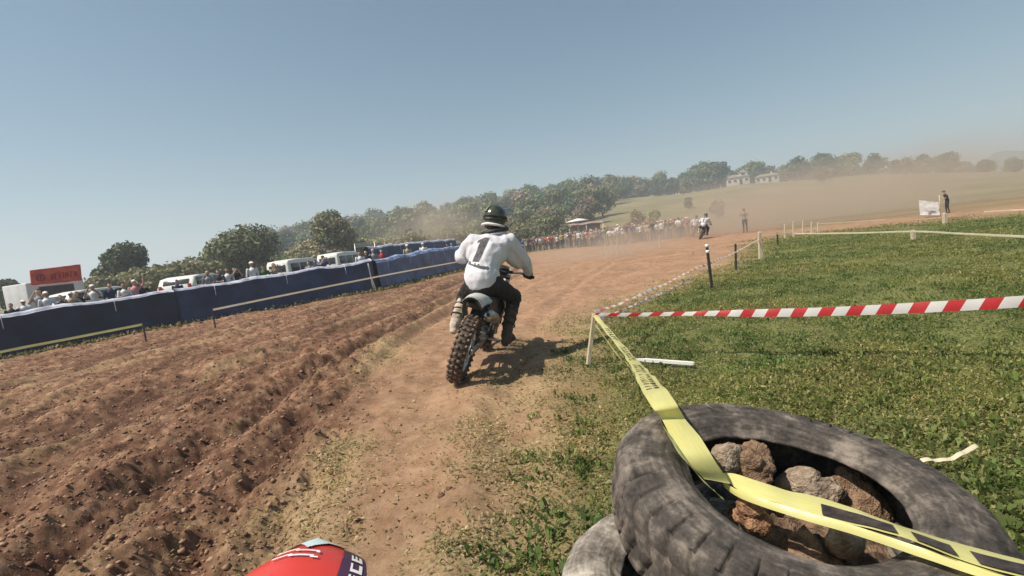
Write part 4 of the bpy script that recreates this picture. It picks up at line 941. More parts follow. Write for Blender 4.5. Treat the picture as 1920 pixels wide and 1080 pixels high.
# ------------------------------------------------------------------ blue tarpaulin barrier
M_tA = mat('dark navy tarpaulin', (.010, .014, .034), .5, .2, 1.5, .25, bscale=5, c2=(.020, .028, .062), coord='Object')
M_tB = mat('navy tarpaulin', (.018, .028, .075), .45, .2, 1.5, .25, bscale=5, c2=(.035, .055, .13))
M_tC = mat('faded blue tarpaulin', (.030, .058, .155), .42, .2, 1.5, .3, bscale=5, c2=(.065, .11, .25))
M_lit_top = mat('sunlit folded tarpaulin edge', (.35, .36, .46), .5, .25, 4, .2, c2=(.60, .60, .68)); M_lit_topC = mat('sunlit blue tarpaulin edge', (.14, .21, .42), .5, .25, 3, .2, c2=(.36, .44, .62))  # paler colours standing in for sun on the folded tops
M_rope = mat('white cord', (.62, .62, .66), .6, .1, 20)
def tarp(path, hts, mt, label, seed, gx=.32, name='tarpaulin_barrier'):
    pts = [Vector((x, y, 0)) for x, y in path]; Ls = [0]
    for a, b_ in zip(pts, pts[1:]): Ls.append(Ls[-1] + (b_ - a).length)
    n = int(Ls[-1] / .16); P = []
    for i in range(n + 1):
        q = Ls[-1] * i / n; x = np.interp(q, Ls, [p_.x for p_ in pts]); y = np.interp(q, Ls, [p_.y for p_ in pts])
        q2 = min(q + .3, Ls[-1]); q1 = max(q - .3, 0); tx = np.interp(q2, Ls, [p_.x for p_ in pts]) - np.interp(q1, Ls, [p_.x for p_ in pts]); ty = np.interp(q2, Ls, [p_.y for p_ in pts]) - np.interp(q1, Ls, [p_.y for p_ in pts])
        t = Vector((tx, ty, 0)).normalized(); nn = Vector((t.y, -t.x, 0))       # towards the track
        H = np.interp(q / Ls[-1], np.linspace(0, 1, len(hts)), hts); sag = .05 * abs(math.sin(q * math.pi / 2.45)) + .05 * mnoise.noise(Vector((q * .8, seed, 0))); H = H - sag
        z0 = gz(x + nn.x * .2, y + nn.y * .2) - .03; row = []
        for (o_, hh) in ((gx + .22, 0), (gx + .10, .06), (gx + .05, .18), (gx + .03, .35), (gx + .01, .52), (gx - .01, .68), (gx - .02, .80), (gx - .03, .90), (gx - .05, .965), (gx - .10, .995), (gx - .18, 1.01), (gx - .27, 1.0), (gx - .34, .97), (gx - .38, .90), (gx - .40, .6), (gx - .42, .3), (gx - .44, 0)):
            w = .05 * mnoise.noise(Vector((q * 1.3, hh * 2.2, seed))) + .028 * mnoise.noise(Vector((q * 5, hh * 3, seed + 5))) + .012 * mnoise.noise(Vector((q * 14, hh * 2.2, seed + 2)))
            row.append(Vector((x, y, z0 + H * hh)) + nn * (o_ + w) + Vector((0, 0, w * .5 * (hh > .9))))
        P.append(row)
    e = empty(name, (pts[0].x, pts[0].y, 0))
    def loc(rows): return [[p_ - e.location for p_ in r_] for r_ in rows]
    MB().grid(loc(P), .006).build('sheet', mt, e)
    lit_rows = []  # sunlit top of the sheet, painted as a paler strip
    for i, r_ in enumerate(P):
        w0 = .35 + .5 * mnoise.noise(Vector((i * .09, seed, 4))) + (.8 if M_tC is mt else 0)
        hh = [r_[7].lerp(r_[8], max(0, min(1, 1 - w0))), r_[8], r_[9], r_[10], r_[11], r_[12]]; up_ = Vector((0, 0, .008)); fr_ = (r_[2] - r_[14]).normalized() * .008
        lit_rows.append([q - e.location + up_ + fr_ * (1 if j < 3 else 0) for j, q in enumerate(hh)])
    MB().grid(lit_rows, .004).build('lit_top', M_lit_topC if mt is M_tC else M_lit_top, e)
    # cords tied over the top
    k = 0; q = 1.2
    while q < Ls[-1]:
        i = int(q / Ls[-1] * n); r_ = [p_ + (P[i][2] - P[i][14]).normalized() * .004 for p_ in P[i]]
        cord = [r_[j] - e.location + Vector((0, 0, .008)) + (r_[3] - r_[15]).normalized() * (.012 if j < 9 else 0) for j in range(5, 12)]
        MB().tube(cord, .010, 6).build('tie_cord', M_rope, e); q += 2.45
    tag(e, label, 'barrier', 'blue tarpaulin barrier along the spectators'); return e
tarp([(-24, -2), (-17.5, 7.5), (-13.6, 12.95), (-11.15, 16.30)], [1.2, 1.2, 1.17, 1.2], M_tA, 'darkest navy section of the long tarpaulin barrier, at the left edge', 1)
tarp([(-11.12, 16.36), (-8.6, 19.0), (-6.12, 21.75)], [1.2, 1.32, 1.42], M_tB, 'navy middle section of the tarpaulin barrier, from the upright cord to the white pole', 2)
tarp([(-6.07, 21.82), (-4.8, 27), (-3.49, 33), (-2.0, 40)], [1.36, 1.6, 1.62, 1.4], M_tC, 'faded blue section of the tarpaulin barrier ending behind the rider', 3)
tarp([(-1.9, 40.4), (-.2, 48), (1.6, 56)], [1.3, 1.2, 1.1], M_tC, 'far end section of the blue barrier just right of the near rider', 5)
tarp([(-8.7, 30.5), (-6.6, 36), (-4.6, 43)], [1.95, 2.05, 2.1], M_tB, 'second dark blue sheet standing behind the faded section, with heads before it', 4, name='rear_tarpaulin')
# poles and low tape in front of the barrier
p = onplane(701, 546); stake(p, at(690, 494, p.y), .055, M_white, label='white leaning pole against the tarpaulin barrier', group='poles at the tarpaulin barrier', name='pole')
p = onplane(706, 546); stake(p, at(697, 522, p.y - .1), .035, M_wood, label='short thin stick beside the white leaning pole', group='poles at the tarpaulin barrier', name='pole')
p = onplane(341, 603); stake(p, at(326, 556, p.y), .03, M_white, label='thin upright white rod at the joint of the two dark sheets', group='poles at the tarpaulin barrier', name='pole')
P = [onplane(-120, 684, .30), onplane(0, 660, .34), onplane(130, 635, .40), onplane(268, 608, .46)]
tag(Ribbon(P, [Vector((0, 0, .055))] * 4, 18, .02, 50).build('barrier_tape', T_y), 'yellow tape low along the foot of the darkest barrier section', 'tape')
for q, hh, lb_ in ((onplane(268, 608, .46), .50, 'low thin stick holding the right end of the yellow tape'), (onplane(398, 581, .52), .56, 'low thin stick holding the left end of the cream tape')):
    zz = gz(q.x, q.y); stake((q.x, q.y, zz), (q.x, q.y, q.z + .03), .03, M_dark, label=lb_, group='poles at the tarpaulin barrier', name='pole')
P = [onplane(398, 581, .52), onplane(540, 552, .60), onplane(696, 521, .70), onplane(780, 505, .72), onplane(868, 489, .72), onplane(940, 475, .74)]
tag(Ribbon(P, [Vector((0, 0, .055))] * 6, 18, .02, 51).build('barrier_tape', T_c), 'cream tape low in front of the barrier, tied to the white leaning pole', 'tape')

# ------------------------------------------------------------------ people
SK = [mat('skin light', (.52, .32, .23), .6, .06, 10), mat('skin tan', (.36, .20, .13), .6, .06, 10)]
HAIR = [mat('dark hair', (.03, .02, .015), .7, .3, 20), mat('brown hair', (.12, .07, .04), .7, .3, 20), mat('grey hair', (.35, .33, .30), .7, .2, 20), mat('white cap', (.70, .68, .64), .8, .06, 10), mat('black cap', (.02, .02, .022), .8, .2, 10), mat('red cap', (.42, .04, .03), .8, .1, 10)]
SHC = dict(white=(.66, .65, .64), black=(.025, .024, .026), red=(.42, .035, .03), grey=(.25, .25, .26), blue=(.05, .10, .26), navy=(.025, .03, .07), green=(.06, .13, .05), pink=(.55, .25, .25), tan=(.40, .31, .20), yellow=(.55, .45, .10))
SH = {k: mat(k + ' shirt cloth', c, .85, .1, 8, .2) for k, c in SHC.items()}
TR = [mat('blue jeans', (.05, .07, .13), .85, .2, 10), mat('dark trousers', (.03, .03, .032), .85, .2, 10), mat('khaki shorts', (.28, .22, .14), .85, .1, 10)]
SHOE = mat('dark shoes', (.05, .045, .04), .7, .2, 10)
def person_mesh(pose, shorts=False, cap=False, seed=0):
    m = MB(); v = Vector
    m.cone(v((0, 0, .98)), .135, v((0, 0, 1.15)), .125); m.cone(v((0, 0, 1.15)), .13, v((0, .0, 1.34)), .145); m.sphere((0, 0, 1.32), (.19, .11, .13), 2)
    m.cone(v((0, 0, 1.40)), .075, v((0, .01, 1.52)), .055); m.sphere((0, .015, 1.625), (.078, .098, .118), 2); m.sphere((0, .112, 1.61), (.014, .02, .018), 1)
    for s_ in (-1, 1): m.sphere((s_ * .08, .01, 1.62), (.012, .02, .03), 1)
    if cap: m.sphere((0, .01, 1.67), (.092, .108, .08), 2); m.cone(v((-.05, .10, 1.675)), .012, v((-.04, .17, 1.665)), .012); m.cone(v((.05, .10, 1.675)), .012, v((.04, .17, 1.665)), .012); m.cone(v((0, .10, 1.68)), .015, v((0, .185, 1.665)), .014)
    else: m.sphere((0, -.012, 1.655), (.086, .098, .095), 2)
    st = .04 * math.sin(seed)
    for s_ in (-1, 1):
        m.cone(v((s_ * .09, 0, .96)), .105, v((s_ * .10, .02 * s_ + st, .52)), .065); m.cone(v((s_ * .10, .02 * s_ + st, .52)), .062, v((s_ * .11, -.02 + .05 * s_ * math.sin(seed), .09)), .042); m.cone(v((s_ * .11, -.03, .045)), .042, v((s_ * .13, .14, .035)), .036)
    def arm(s_, el, wr):
        sh = v((s_ * .195, 0, 1.395)); el = v(el); wr = v(wr); m.cone(sh, .06, el, .045); m.cone(el, .042, wr, .03)
        d = (wr - el).normalized(); m.cone(wr, .03, wr + d * .06, .034)
        for k in range(4): o_ = v((.0, .014 * (k - 1.5), 0)) if abs(d.z) > .6 else v((0, 0, .014 * (k - 1.5))); m.cone(wr + d * .06 + o_, .011, wr + d * (.12 + .01 * (k in (1, 2))) + o_ * 1.2, .009)
        m.cone(wr + d * .03 + v((-.02 * s_, .01, 0)), .012, wr + d * .08 + v((-.045 * s_, .015, 0)), .010)
    P = {'down': ((.25, -.02, 1.12), (.25, .06, .88)), 'photo': ((.27, .14, 1.25), (.09, .27, 1.55)), 'cross': ((.25, .08, 1.15), (.05, .20, 1.18)), 'hip': ((.36, -.06, 1.16), (.19, .04, 1.02)), 'wave': ((.33, .05, 1.52), (.36, .10, 1.78)), 'point': ((.36, .14, 1.34), (.42, .38, 1.40))}
    a, b_ = {'down': ('down', 'down'), 'photo': ('photo', 'photo'), 'cross': ('cross', 'cross'), 'hip': ('hip', 'down'), 'wave': ('wave', 'down'), 'point': ('point', 'hip'), 'lean': ('cross', 'down')}[pose]
    for s_, k in ((-1, a), (1, b_)): arm(s_, *[(p_[0] * s_, p_[1], p_[2]) for p_ in P[k]])
    me = remeshed(m, .019, 2)
    if pose == 'lean':
        for vx in me.vertices:
            if vx.co.z > 1: vx.co.y += (vx.co.z - 1) * .25
    idx = []
    for p_ in me.polygons:
        c = p_.center; k = 2
        if pose == 'lean' and c.z > 1: c = Vector((c.x, c.y - (c.z - 1) * .25, c.z))
        rad = math.hypot(c.x, c.y)
        if c.z > 1.49 and abs(c.x) < .125 and abs(c.y) < .22:
            k = 3 if (c.z > (1.655 if cap else 1.69) or (c.y < .02 and c.z > 1.56 and not cap) or (c.y < -.03 and c.z > 1.6)) else 0
        elif c.z < .075: k = 4
        elif c.z < .97: k = 2 if (not shorts or c.z > .5) else 0
        else: k = 1
        ax = abs(c.x)
        if k in (1, 2, 0) and c.z <= 1.97:
            # forearms and hands bare
            for s_, kk in ((-1, a), (1, b_)):
                el, wr = [Vector((p_2[0] * s_, p_2[1], p_2[2])) for p_2 in P[kk]]
                d = wr - el; e2 = wr + d.normalized() * .15; t_ = max(0, min(1, (c - el).dot(e2 - el) / (e2 - el).length_squared))
                if (c - (el + (e2 - el) * t_)).length < .058 and t_ > .08: k = 0
        idx.append(k)
    for q in range(5): me.materials.append(SHOE)
    me.polygons.foreach_set('material_index', idx); me.update(); return me
POSES = ['down', 'photo', 'cross', 'hip', 'wave', 'point', 'lean']
PM = {}
def pmesh(pose, shorts, cap):
    k = (pose, shorts, cap)
    if k not in PM: PM[k] = person_mesh(pose, shorts, cap, len(PM))
    return PM[k]
def person(loc, rz, scale, shirt, pose='down', skin=0, hair=0, trs=0, label='', group=None):
    o = bpy.data.objects.new('person', pmesh(pose, trs == 2, hair >= 3)); COL.objects.link(o); o.location = loc; o.rotation_euler = (0, 0, rz); o.scale = (scale, scale, scale)
    for i, m_ in enumerate((SK[skin], SH[shirt], TR[trs], HAIR[hair], SHOE)): o.material_slots[i].link = 'OBJECT'; o.material_slots[i].material = m_
    tag(o, label, 'person', group); return o
def face_cam(x, y): return math.atan2(-(0 - x), (0 - y))
near = [(20, 574, 1, 'black', 'down', 0, 'spectator in black at the far left end behind the navy barrier'),
        (42, 562, 1, 'white', 'cross', 3, 'spectator in white shirt and white cap, second from the left edge'),
        (70, 541, 2.5, 'grey', 'photo', 0, 'person in grey in front of the red sign, filming with raised hands'),
        (84, 546, 1, 'white', 'down', 3, 'person in white with pale cap under the left half of the red sign'),
        (112, 553, 1.2, 'black', 'cross', 0, 'dark clad person under the middle of the red sign'),
        (131, 547, 1, 'tan', 'hip', 3, 'person in tan shirt under the right half of the red sign'),
        (142, 546, 1.4, 'black', 'down', 1, 'dark haired person in black just right of the red sign'),
        (172, 533, 1, 'white', 'photo', 3, 'person in white cap by the left end of the white car'),
        (204, 530, 2, 'navy', 'down', 0, 'person in navy behind the white car, left of the round dark tree'),
        (230, 531, 1, 'white', 'cross', 1, 'person in white right of the white car'),
        (250, 524, 1, 'pink', 'wave', 3, 'person in pink raising one arm below the round dark tree'),
        (262, 528, 1, 'black', 'hip', 0, 'person in black right of the pink shirt with raised arm'),
        (330, 524, 1.4, 'navy', 'down', 0, 'person in navy near the upright white rod'),
        (388, 508, 1, 'grey', 'lean', 2, 'grey haired person leaning over the barrier right of the pale car'),
        (408, 505, 1.2, 'black', 'cross', 0, 'person in black second to the right of the pale car'),
        (424, 502, 1, 'white', 'down', 0, 'dark haired person in white, two places left of the man with white cap'),
        (438, 501, 1.2, 'black', 'photo', 0, 'person in black next left of the man with white cap'),
        (470, 490, .8, 'white', 'down', 3, 'tall man in white shirt and white cap standing highest at the barrier'),
        (492, 496, 1, 'green', 'cross', 4, 'person in green and black cap right of the tall man in white'),
        (512, 493, 1.2, 'tan', 'photo', 1, 'person in tan left of the big white van'),
        (578, 489, .8, 'grey', 'down', 0, 'left one of two dark heads in front of the big white van'),
        (590, 487, 1, 'navy', 'cross', 0, 'right one of two dark heads in front of the big white van'),
        (604, 479, 1.2, 'blue', 'photo', 4, 'person in blue and black cap at the right end of the big white van'),
        (673, 471, 1, 'white', 'down', 0, 'left one of two people before the second white van'),
        (685, 469, 1, 'black', 'cross', 0, 'right one of two people before the second white van'),
        (698, 466, 1.4, 'grey', 'hip', 2, 'grey haired person beside the white leaning pole'),
        (714, 467, 2, 'red', 'down', 0, 'person in dark red just right of the white leaning pole'),
        (762, 458, 1.5, 'tan', 'down', 3, 'person in tan with pale cap before the rear dark sheet'),
        (792, 455, 1.5, 'white', 'down', 3, 'person in white before the rear dark sheet'),
        (838, 457, 1, 'black', 'cross', 0, 'person in black before the third white van'),
        (846, 455, 1, 'grey', 'down', 1, 'person in grey before the third white van')]
for i, (px, py, off, sh_, pose, hair, lb) in enumerate(near):
    v = ray(px, py)
    Y = 10.0
    for _ in range(400):
        x = v.x / v.y * Y
        if x < barrier_x(Y) - off - .1 and Y > 6: pass
        if Y < 60 and x > barrier_x(Y) - .75 - off * .5: Y += .12
    x = v.x / v.y * Y; z = gz(x, Y); top = CAM.z + v.z / v.y * Y; sc = min(1.12, max(.62, (top - z) / 1.745))
    person((x, Y, z), face_cam(x, Y) + random.uniform(-.5, .5), sc, sh_, pose, i % 2, hair, i % 3, lb, 'spectators behind the barrier')
# crowd beyond the bend
crowd_cols = ['red', 'white', 'black', 'grey', 'blue', 'pink', 'tan', 'green', 'navy', 'yellow']
descr = {'red': 'distant spectator in red beyond the dusty bend', 'white': 'distant spectator in white beyond the dusty bend', 'black': 'distant spectator in black beyond the dusty bend', 'grey': 'distant spectator in grey beyond the dusty bend', 'blue': 'distant spectator in blue beyond the dusty bend', 'pink': 'distant spectator in pink beyond the dusty bend',
         'tan': 'distant spectator in tan beyond the dusty bend', 'green': 'distant spectator in green beyond the dusty bend', 'navy': 'distant spectator in navy beyond the dusty bend', 'yellow': 'distant spectator in yellow beyond the dusty bend'}
random.seed(11)
for i in range(150):
    t_ = (i + random.random()) / 150; px = 982 + 310 * t_ ** .95; base = np.interp(px, [982, 1040, 1150, 1300], [467, 468, 461, 444]) - (i % 4) * 1.5 - random.random() * 2
    p = onplane(px, base); 
    if p.y > 75: p = at(px, base, 62); p.z = 0
    c = random.choice(['red'] * (4 if px < 1130 else 1) + ['white'] * 4 + ['black'] * 3 + ['grey'] * 3 + ['blue', 'pink', 'pink', 'tan', 'tan', 'green', 'navy', 'navy', 'yellow'])
    person((p.x, p.y, gz(p.x, p.y)), face_cam(p.x, p.y) + random.uniform(-1, 1), random.uniform(.9, 1.06), c, random.choice(POSES), random.randint(0, 1), random.choice([0, 0, 1, 2, 3, 4, 5]), random.randint(0, 2), descr[c], 'crowd beyond the bend')
p = onplane(1398, 436); person((p.x, p.y, gz(p.x, p.y)), 2.5, 1.0, 'grey', 'photo', 0, 4, 1, 'lone person standing in the dust right of the distant riders')
p = at(1777, 400, 27); z = gz(p.x, p.y); person((p.x, p.y, z), 1.2, .72, 'black', 'lean', 0, 4, 1, 'marshal in black stooping beside the white flag')

# ------------------------------------------------------------------ flag, sign stall, parasol, vans
def sheet_cloth(name, corners, mt, amp, seed, parent=None, nx=22, nz_=16, org=None):
    a, b_, c, d = [Vector(q) for q in corners]; P = []
    for j in range(nz_ + 1):
        v = j / nz_; row = []
        for i in range(nx + 1):
            u = i / nx; p_ = a.lerp(b_, u).lerp(d.lerp(c, u), v); n_ = (b_ - a).cross(d - a).normalized()
            p_ = p_ + n_ * amp * (mnoise.noise(Vector((u * 3, v * 3, seed))) + .5 * mnoise.noise(Vector((u * 7, v * 6, seed + 3)))); row.append(p_ - (org or Vector()))
        P.append(row)
    return MB().grid(P, .006).build(name, mt, parent)
fo_ = at(1762, 402, 25); fz = gz(fo_.x, fo_.y)
fe = empty('marshal_flag', (fo_.x, fo_.y, fz))
MB().tube([(0.02, 0, 0), (.02, 0, 1.05)], .018, 8).build('pole', M_wood, fe)
cs = [at(1722, 374, 25.7), at(1760, 378, 24.8), at(1763, 403, 24.8), at(1725, 403, 25.7)]
fl = sheet_cloth('cloth', cs, mat('white flag cloth', (.80, .79, .77), .8, .05, 5, trans=.5), .035, 3, fe, org=Vector(fe.location))
m = MB(); g0, g1 = at(1736, 391, 25.25), at(1752, 390, 24.9)
m.tube([g0 - fe.location, g0.lerp(g1, .5) - fe.location + Vector((0, 0, .04)), g1 - fe.location], .04, 8, flat=.3); m.build('grey_mark', mat('grey print on flag', (.45, .46, .50), .8, .2, 9), fl)
tag(fe, 'white flag with a grey mark beside the stooping marshal', 'flag')

# catering trailer with red sign
Y0 = 20.0; a_ = at(10, 580, Y0); c_ = at(104, 562, Y0 + 1.6)
cx_, cy_ = (a_.x + c_.x) / 2, (a_.y + c_.y) / 2 + .8; ang = math.atan2(c_.y - a_.y, c_.x - a_.x); wid = (c_ - a_).xy.length; zg = gz(cx_, cy_)
st = empty('food_trailer', (cx_, cy_, zg), ang)
M_trl = mat('grey white trailer panel', (.55, .55, .56), .5, .08, 3)
MB().box((0, .1, 1.12), (wid + .35, 1.7, 1.5), bev=.05).build('body', M_trl, st)
m = MB(); m.box((0, -.77, 1.35), (wid * .72, .03, .62), bev=.008); m.build('serving_hatch', mat('dark hatch', (.05, .045, .045), .6, .3, 4), st)
MB().box((0, -.93, 1.02), (wid * .76, .34, .03), bev=.01).build('counter', M_trl, st)
M_sign = mat('red sign board', (.45, .045, .035), .5, .15, 3, c2=(.55, .10, .06))
P = [[(-wid * .52 + wid * 1.06 * u, -.86 - .1 * v, 1.76 + .60 * v + .10 * u * v + .05 * mnoise.noise(Vector((u * 4, v * 2, 1)))) for u in np.linspace(0, 1, 16)] for v in np.linspace(0, 1, 6)]
sg_ = MB().grid(P, .04).build('sign_board', M_sign, st)
m = MB(); random.seed(3)      # worn letter shapes across the board
x_ = -wid * .12
for k in range(7):
    w_ = wid * .07
    zc = 2.02 + .03 * k * .3; yy = -.925
    m.box((x_ + w_ * .15, yy, zc), (w_ * .22, .012, .26), rot=(R(8), 0, 0), bev=.003)
    if k != 3: m.box((x_ + w_ * .55, yy, zc + (.11 if k % 2 else -.01)), (w_ * .5, .012, .05), rot=(R(8), 0, 0), bev=.003)
    if k % 3 == 0: m.box((x_ + w_ * .75, yy, zc), (w_ * .2, .012, .22), rot=(R(8), 0, 0), bev=.003)
    x_ += w_ * 1.18
m.build('lettering', mat('dark red sign lettering', (.20, .018, .016), .6, .2, 8), sg_)
m = MB(); m.tube([(-wid * .33 + .13 * math.cos(t_), -.925 + .0 * t_, 2.02 + .13 * math.sin(t_)) for t_ in np.linspace(0, 6.2832, 20)], .02, 6); m.box((-wid * .33, -.925, 2.02), (.03, .012, .20), bev=.004); m.build('round_mark', mat('dark red emblem', (.20, .018, .016), .6, .2, 8), sg_)
for s_ in (-1, 1):
    m = MB(); m.lathe([(.30, -.08), (.31, 0), (.30, .08), (.18, .08), (.18, -.08)], (s_ * wid * .22, -.72, .31), 'Y', 28); w_ = m.build('wheel', M_rubber, st)
    MB().lathe([(.18, -.06), (.02, -.08), (.02, .02), (.18, .04)], (s_ * wid * .22, -.72, .31), 'Y', 24).build('rim', M_steel, w_)
tag(st, 'grey white catering trailer under a slanting red sign board', 'trailer')

M_vw = mat('white vehicle paint', (.70, .68, .62), .3, .05, 2, spec=.5)
M_bl = mat('dark vehicle trim', (.03, .03, .032), .5, .2, 6)
M_lamp = mat('headlamp glass', (.55, .55, .52), .12, .1, 6, spec=.8)
def vehicle(kind):
    v = empty('parked_van' if kind == 'van' else 'parked_car')
    if kind == 'van': prof = [(-2.4, .35), (-2.45, .8), (-2.42, 1.9), (-2.3, 2.1), (-1.2, 2.18), (.8, 2.15), (1.15, 2.05), (1.75, 1.35), (2.35, 1.12), (2.45, .8), (2.42, .35)]; win = [(-2.1, -1.15), (-1.0, -.05), (.1, 1.0)]; wz = (1.25, 1.85)
    else: prof = [(-2.0, .35), (-2.08, .75), (-2.02, 1.0), (-1.75, 1.42), (-1.2, 1.5), (.2, 1.5), (.55, 1.42), (1.15, 1.0), (1.95, .85), (2.08, .6), (2.05, .35)]; win = [(-1.65, -.95), (-.85, -.02), (.08, .72)]; wz = (1.0, 1.38)
    hw = .95 if kind == 'van' else .86; rows = []
    for (x0, sc) in ((-hw, .93), (-hw * .985, .985), (-hw * .9, 1.0), (0, 1.006), (hw * .9, 1.0), (hw * .985, .985), (hw, .93)):
        rows.append([(x * (sc if abs(x) > 1.6 else 1), x0 * (1 if z < wz[0] else 1 - .09 * (z - wz[0]) / .9), .35 + (z - .35) * (sc if z > 1 else 1)) for x, z in prof])
    m = MB(); m.grid(rows); nn = len(prof); m.add([Vector(r_) for r_ in rows[0]], [list(range(nn))[::-1]]); m.add([Vector(r_) for r_ in rows[-1]], [list(range(nn))])
    m.box((0, 0, .36), (4.0, hw * 1.9, .08)); bd = m.build('body', M_vw, v)
    for s_ in (-1, 1):
        for (a0, a1) in win:
            m = MB(); m.box(((a0 + a1) / 2, s_ * (hw - .035), (wz[0] + wz[1]) / 2), (a1 - a0, .05, wz[1] - wz[0]), rot=(s_ * R(5), 0, 0), bev=.012); m.build('side_window', M_glass, v)
        for x0 in ((-1.55, 1.55) if kind == 'van' else (-1.3, 1.3)):
            m = MB(); m.lathe([(.33, -.10), (.345, 0), (.33, .10), (.2, .10), (.2, -.10)], (x0, s_ * (hw - .06), .345), 'Y', 26); w_ = m.build('wheel', M_rubber, v)
            MB().lathe([(.2, -.07), (.02, -.09), (.02, .09), (.2, .07)], (x0, s_ * (hw - .06), .345), 'Y', 20).build('rim', M_steel, w_)
        MB().box((prof[-2][0] - .03, s_ * hw * .68, .82 if kind == 'van' else .7), (.10, .30, .18), bev=.03).build('headlight', M_lamp, v)
        MB().box((prof[1][0] + .02, s_ * hw * .8, .95), (.08, .14, .3), bev=.02).build('tail_light', SH['red'], v)
    fx0, fz0, fx1, fz1 = (1.78, 1.36, 1.2, 2.0) if kind == 'van' else (1.12, 1.03, .62, 1.40)
    MB().grid([[(fx0 + .02, y, fz0 + .02) for y in np.linspace(-hw * .84, hw * .84, 6)], [(fx1 + .02, y, fz1 + .02) for y in np.linspace(-hw * .76, hw * .76, 6)]][::-1], .01).build('windscreen', M_glass, v)
    bx_, bz_ = (-2.445, 1.55) if kind == 'van' else (-1.90, 1.22)
    MB().box((bx_, 0, bz_), (.03, hw * 1.4, .5 if kind == 'van' else .26), rot=(0, 0 if kind == 'van' else R(32), 0), bev=.008).build('rear_window', M_glass, v)
    MB().box((prof[-2][0] + .0, 0, .48), (.12, hw * 1.9, .18), bev=.04).build('front_bumper', M_bl, v)
    MB().box((prof[1][0] - .0, 0, .48), (.12, hw * 1.9, .18), bev=.04).build('rear_bumper', M_bl, v)
    return v
van0 = vehicle('van'); car0 = vehicle('car'); used = {}
for (kind, px, py, Y, rz, lb) in (('car', 190, 536, 21, R(70), 'white car between the red sign and the round dark tree'),
                                  ('car', 366, 512, 25, R(95), 'pale car behind the middle barrier section, right of the upright white rod'),
                                  ('van', 556, 482, 30, R(78), 'biggest white van, behind the navy barrier right of the tall man in white'),
                                  ('van', 640, 470, 37, R(80), 'second white van, left of the white leaning pole'),
                                  ('van', 846, 451, 52, R(85), 'third white van, at the shoulder of the near rider')):
    src = van0 if kind == 'van' else car0
    o = src if kind not in used else copy_tree(src); used[kind] = 1
    p = at(px, py, Y); z = gz(p.x, p.y); h_ = 2.17 if kind == 'van' else 1.5
    o.location = (p.x, p.y, z); o.rotation_euler = (0, 0, rz); sc = min(1.15, max(.62, (p.z - z) / h_)) * .94; print('VEH', kind, px, round((p.z - z) / h_, 2)); o.scale = (sc, sc, sc)
    tag(o, lb, 'van' if kind == 'van' else 'car', 'vehicles parked behind the barrier')
# roof rack on the second van seen as thin bars
p = at(684, 462, 37.5); rk = MB()
for k in range(4): rk.box((0, 0, .09 * k), (1.6, .05, .025))
for s_ in (-.75, .75): rk.tube([(s_, 0, -2.9), (s_, 0, .3)], .03, 6)
o = rk.build('metal_rack', M_steel); o.location = p; tag(o, 'pale slatted rack standing above the second white van', 'rack')

# parasol and marquee by the crowd
p = onplane(1088, 462); p.z = gz(p.x, p.y)
pa = empty('parasol', p); MB().tube([(0, 0, 0), (0, 0, 3.2)], .04, 8).build('pole', M_white, pa)
m = MB(); m.lathe([(1.35, 2.95), (.7, 3.12), (.02, 3.28), (.02, 3.24), (.7, 3.08), (1.35, 2.91)], (0, 0, 0), 'Z', 16); m.build('canopy', M_white, pa); tag(pa, 'small white parasol above the distant crowd', 'parasol')
p = onplane(1100, 453); p.z = gz(p.x, p.y); mq = empty('marquee', p)
M_pk = mat('faded red canvas', (.30, .20, .17), .8, .1, 3)
P = [[(-3.1 + 6.2 * u, -1.5 + 3 * v, 2.15 + .35 * (1 - abs(2 * v - 1)) + .06 * math.sin(u * 12)) for u in np.linspace(0, 1, 13)] for v in np.linspace(0, 1, 9)]
MB().grid(P, .02).build('canopy', M_pk, mq)
for k in (-3.0, 0, 3.0):
    for q in (-1.4, 1.4): MB().tube([(k, q, 0), (k, q, 2.15)], .05, 8).build('post', M_white, mq)
MB().grid([[(-3.05 + 6.1 * u, 1.45, 2.12 * v) for u in np.linspace(0, 1, 9)] for v in (0, .5, 1)], .01).build('rear_wall', M_pk, mq)
tag(mq, 'faded red marquee behind the distant crowd', 'tent')

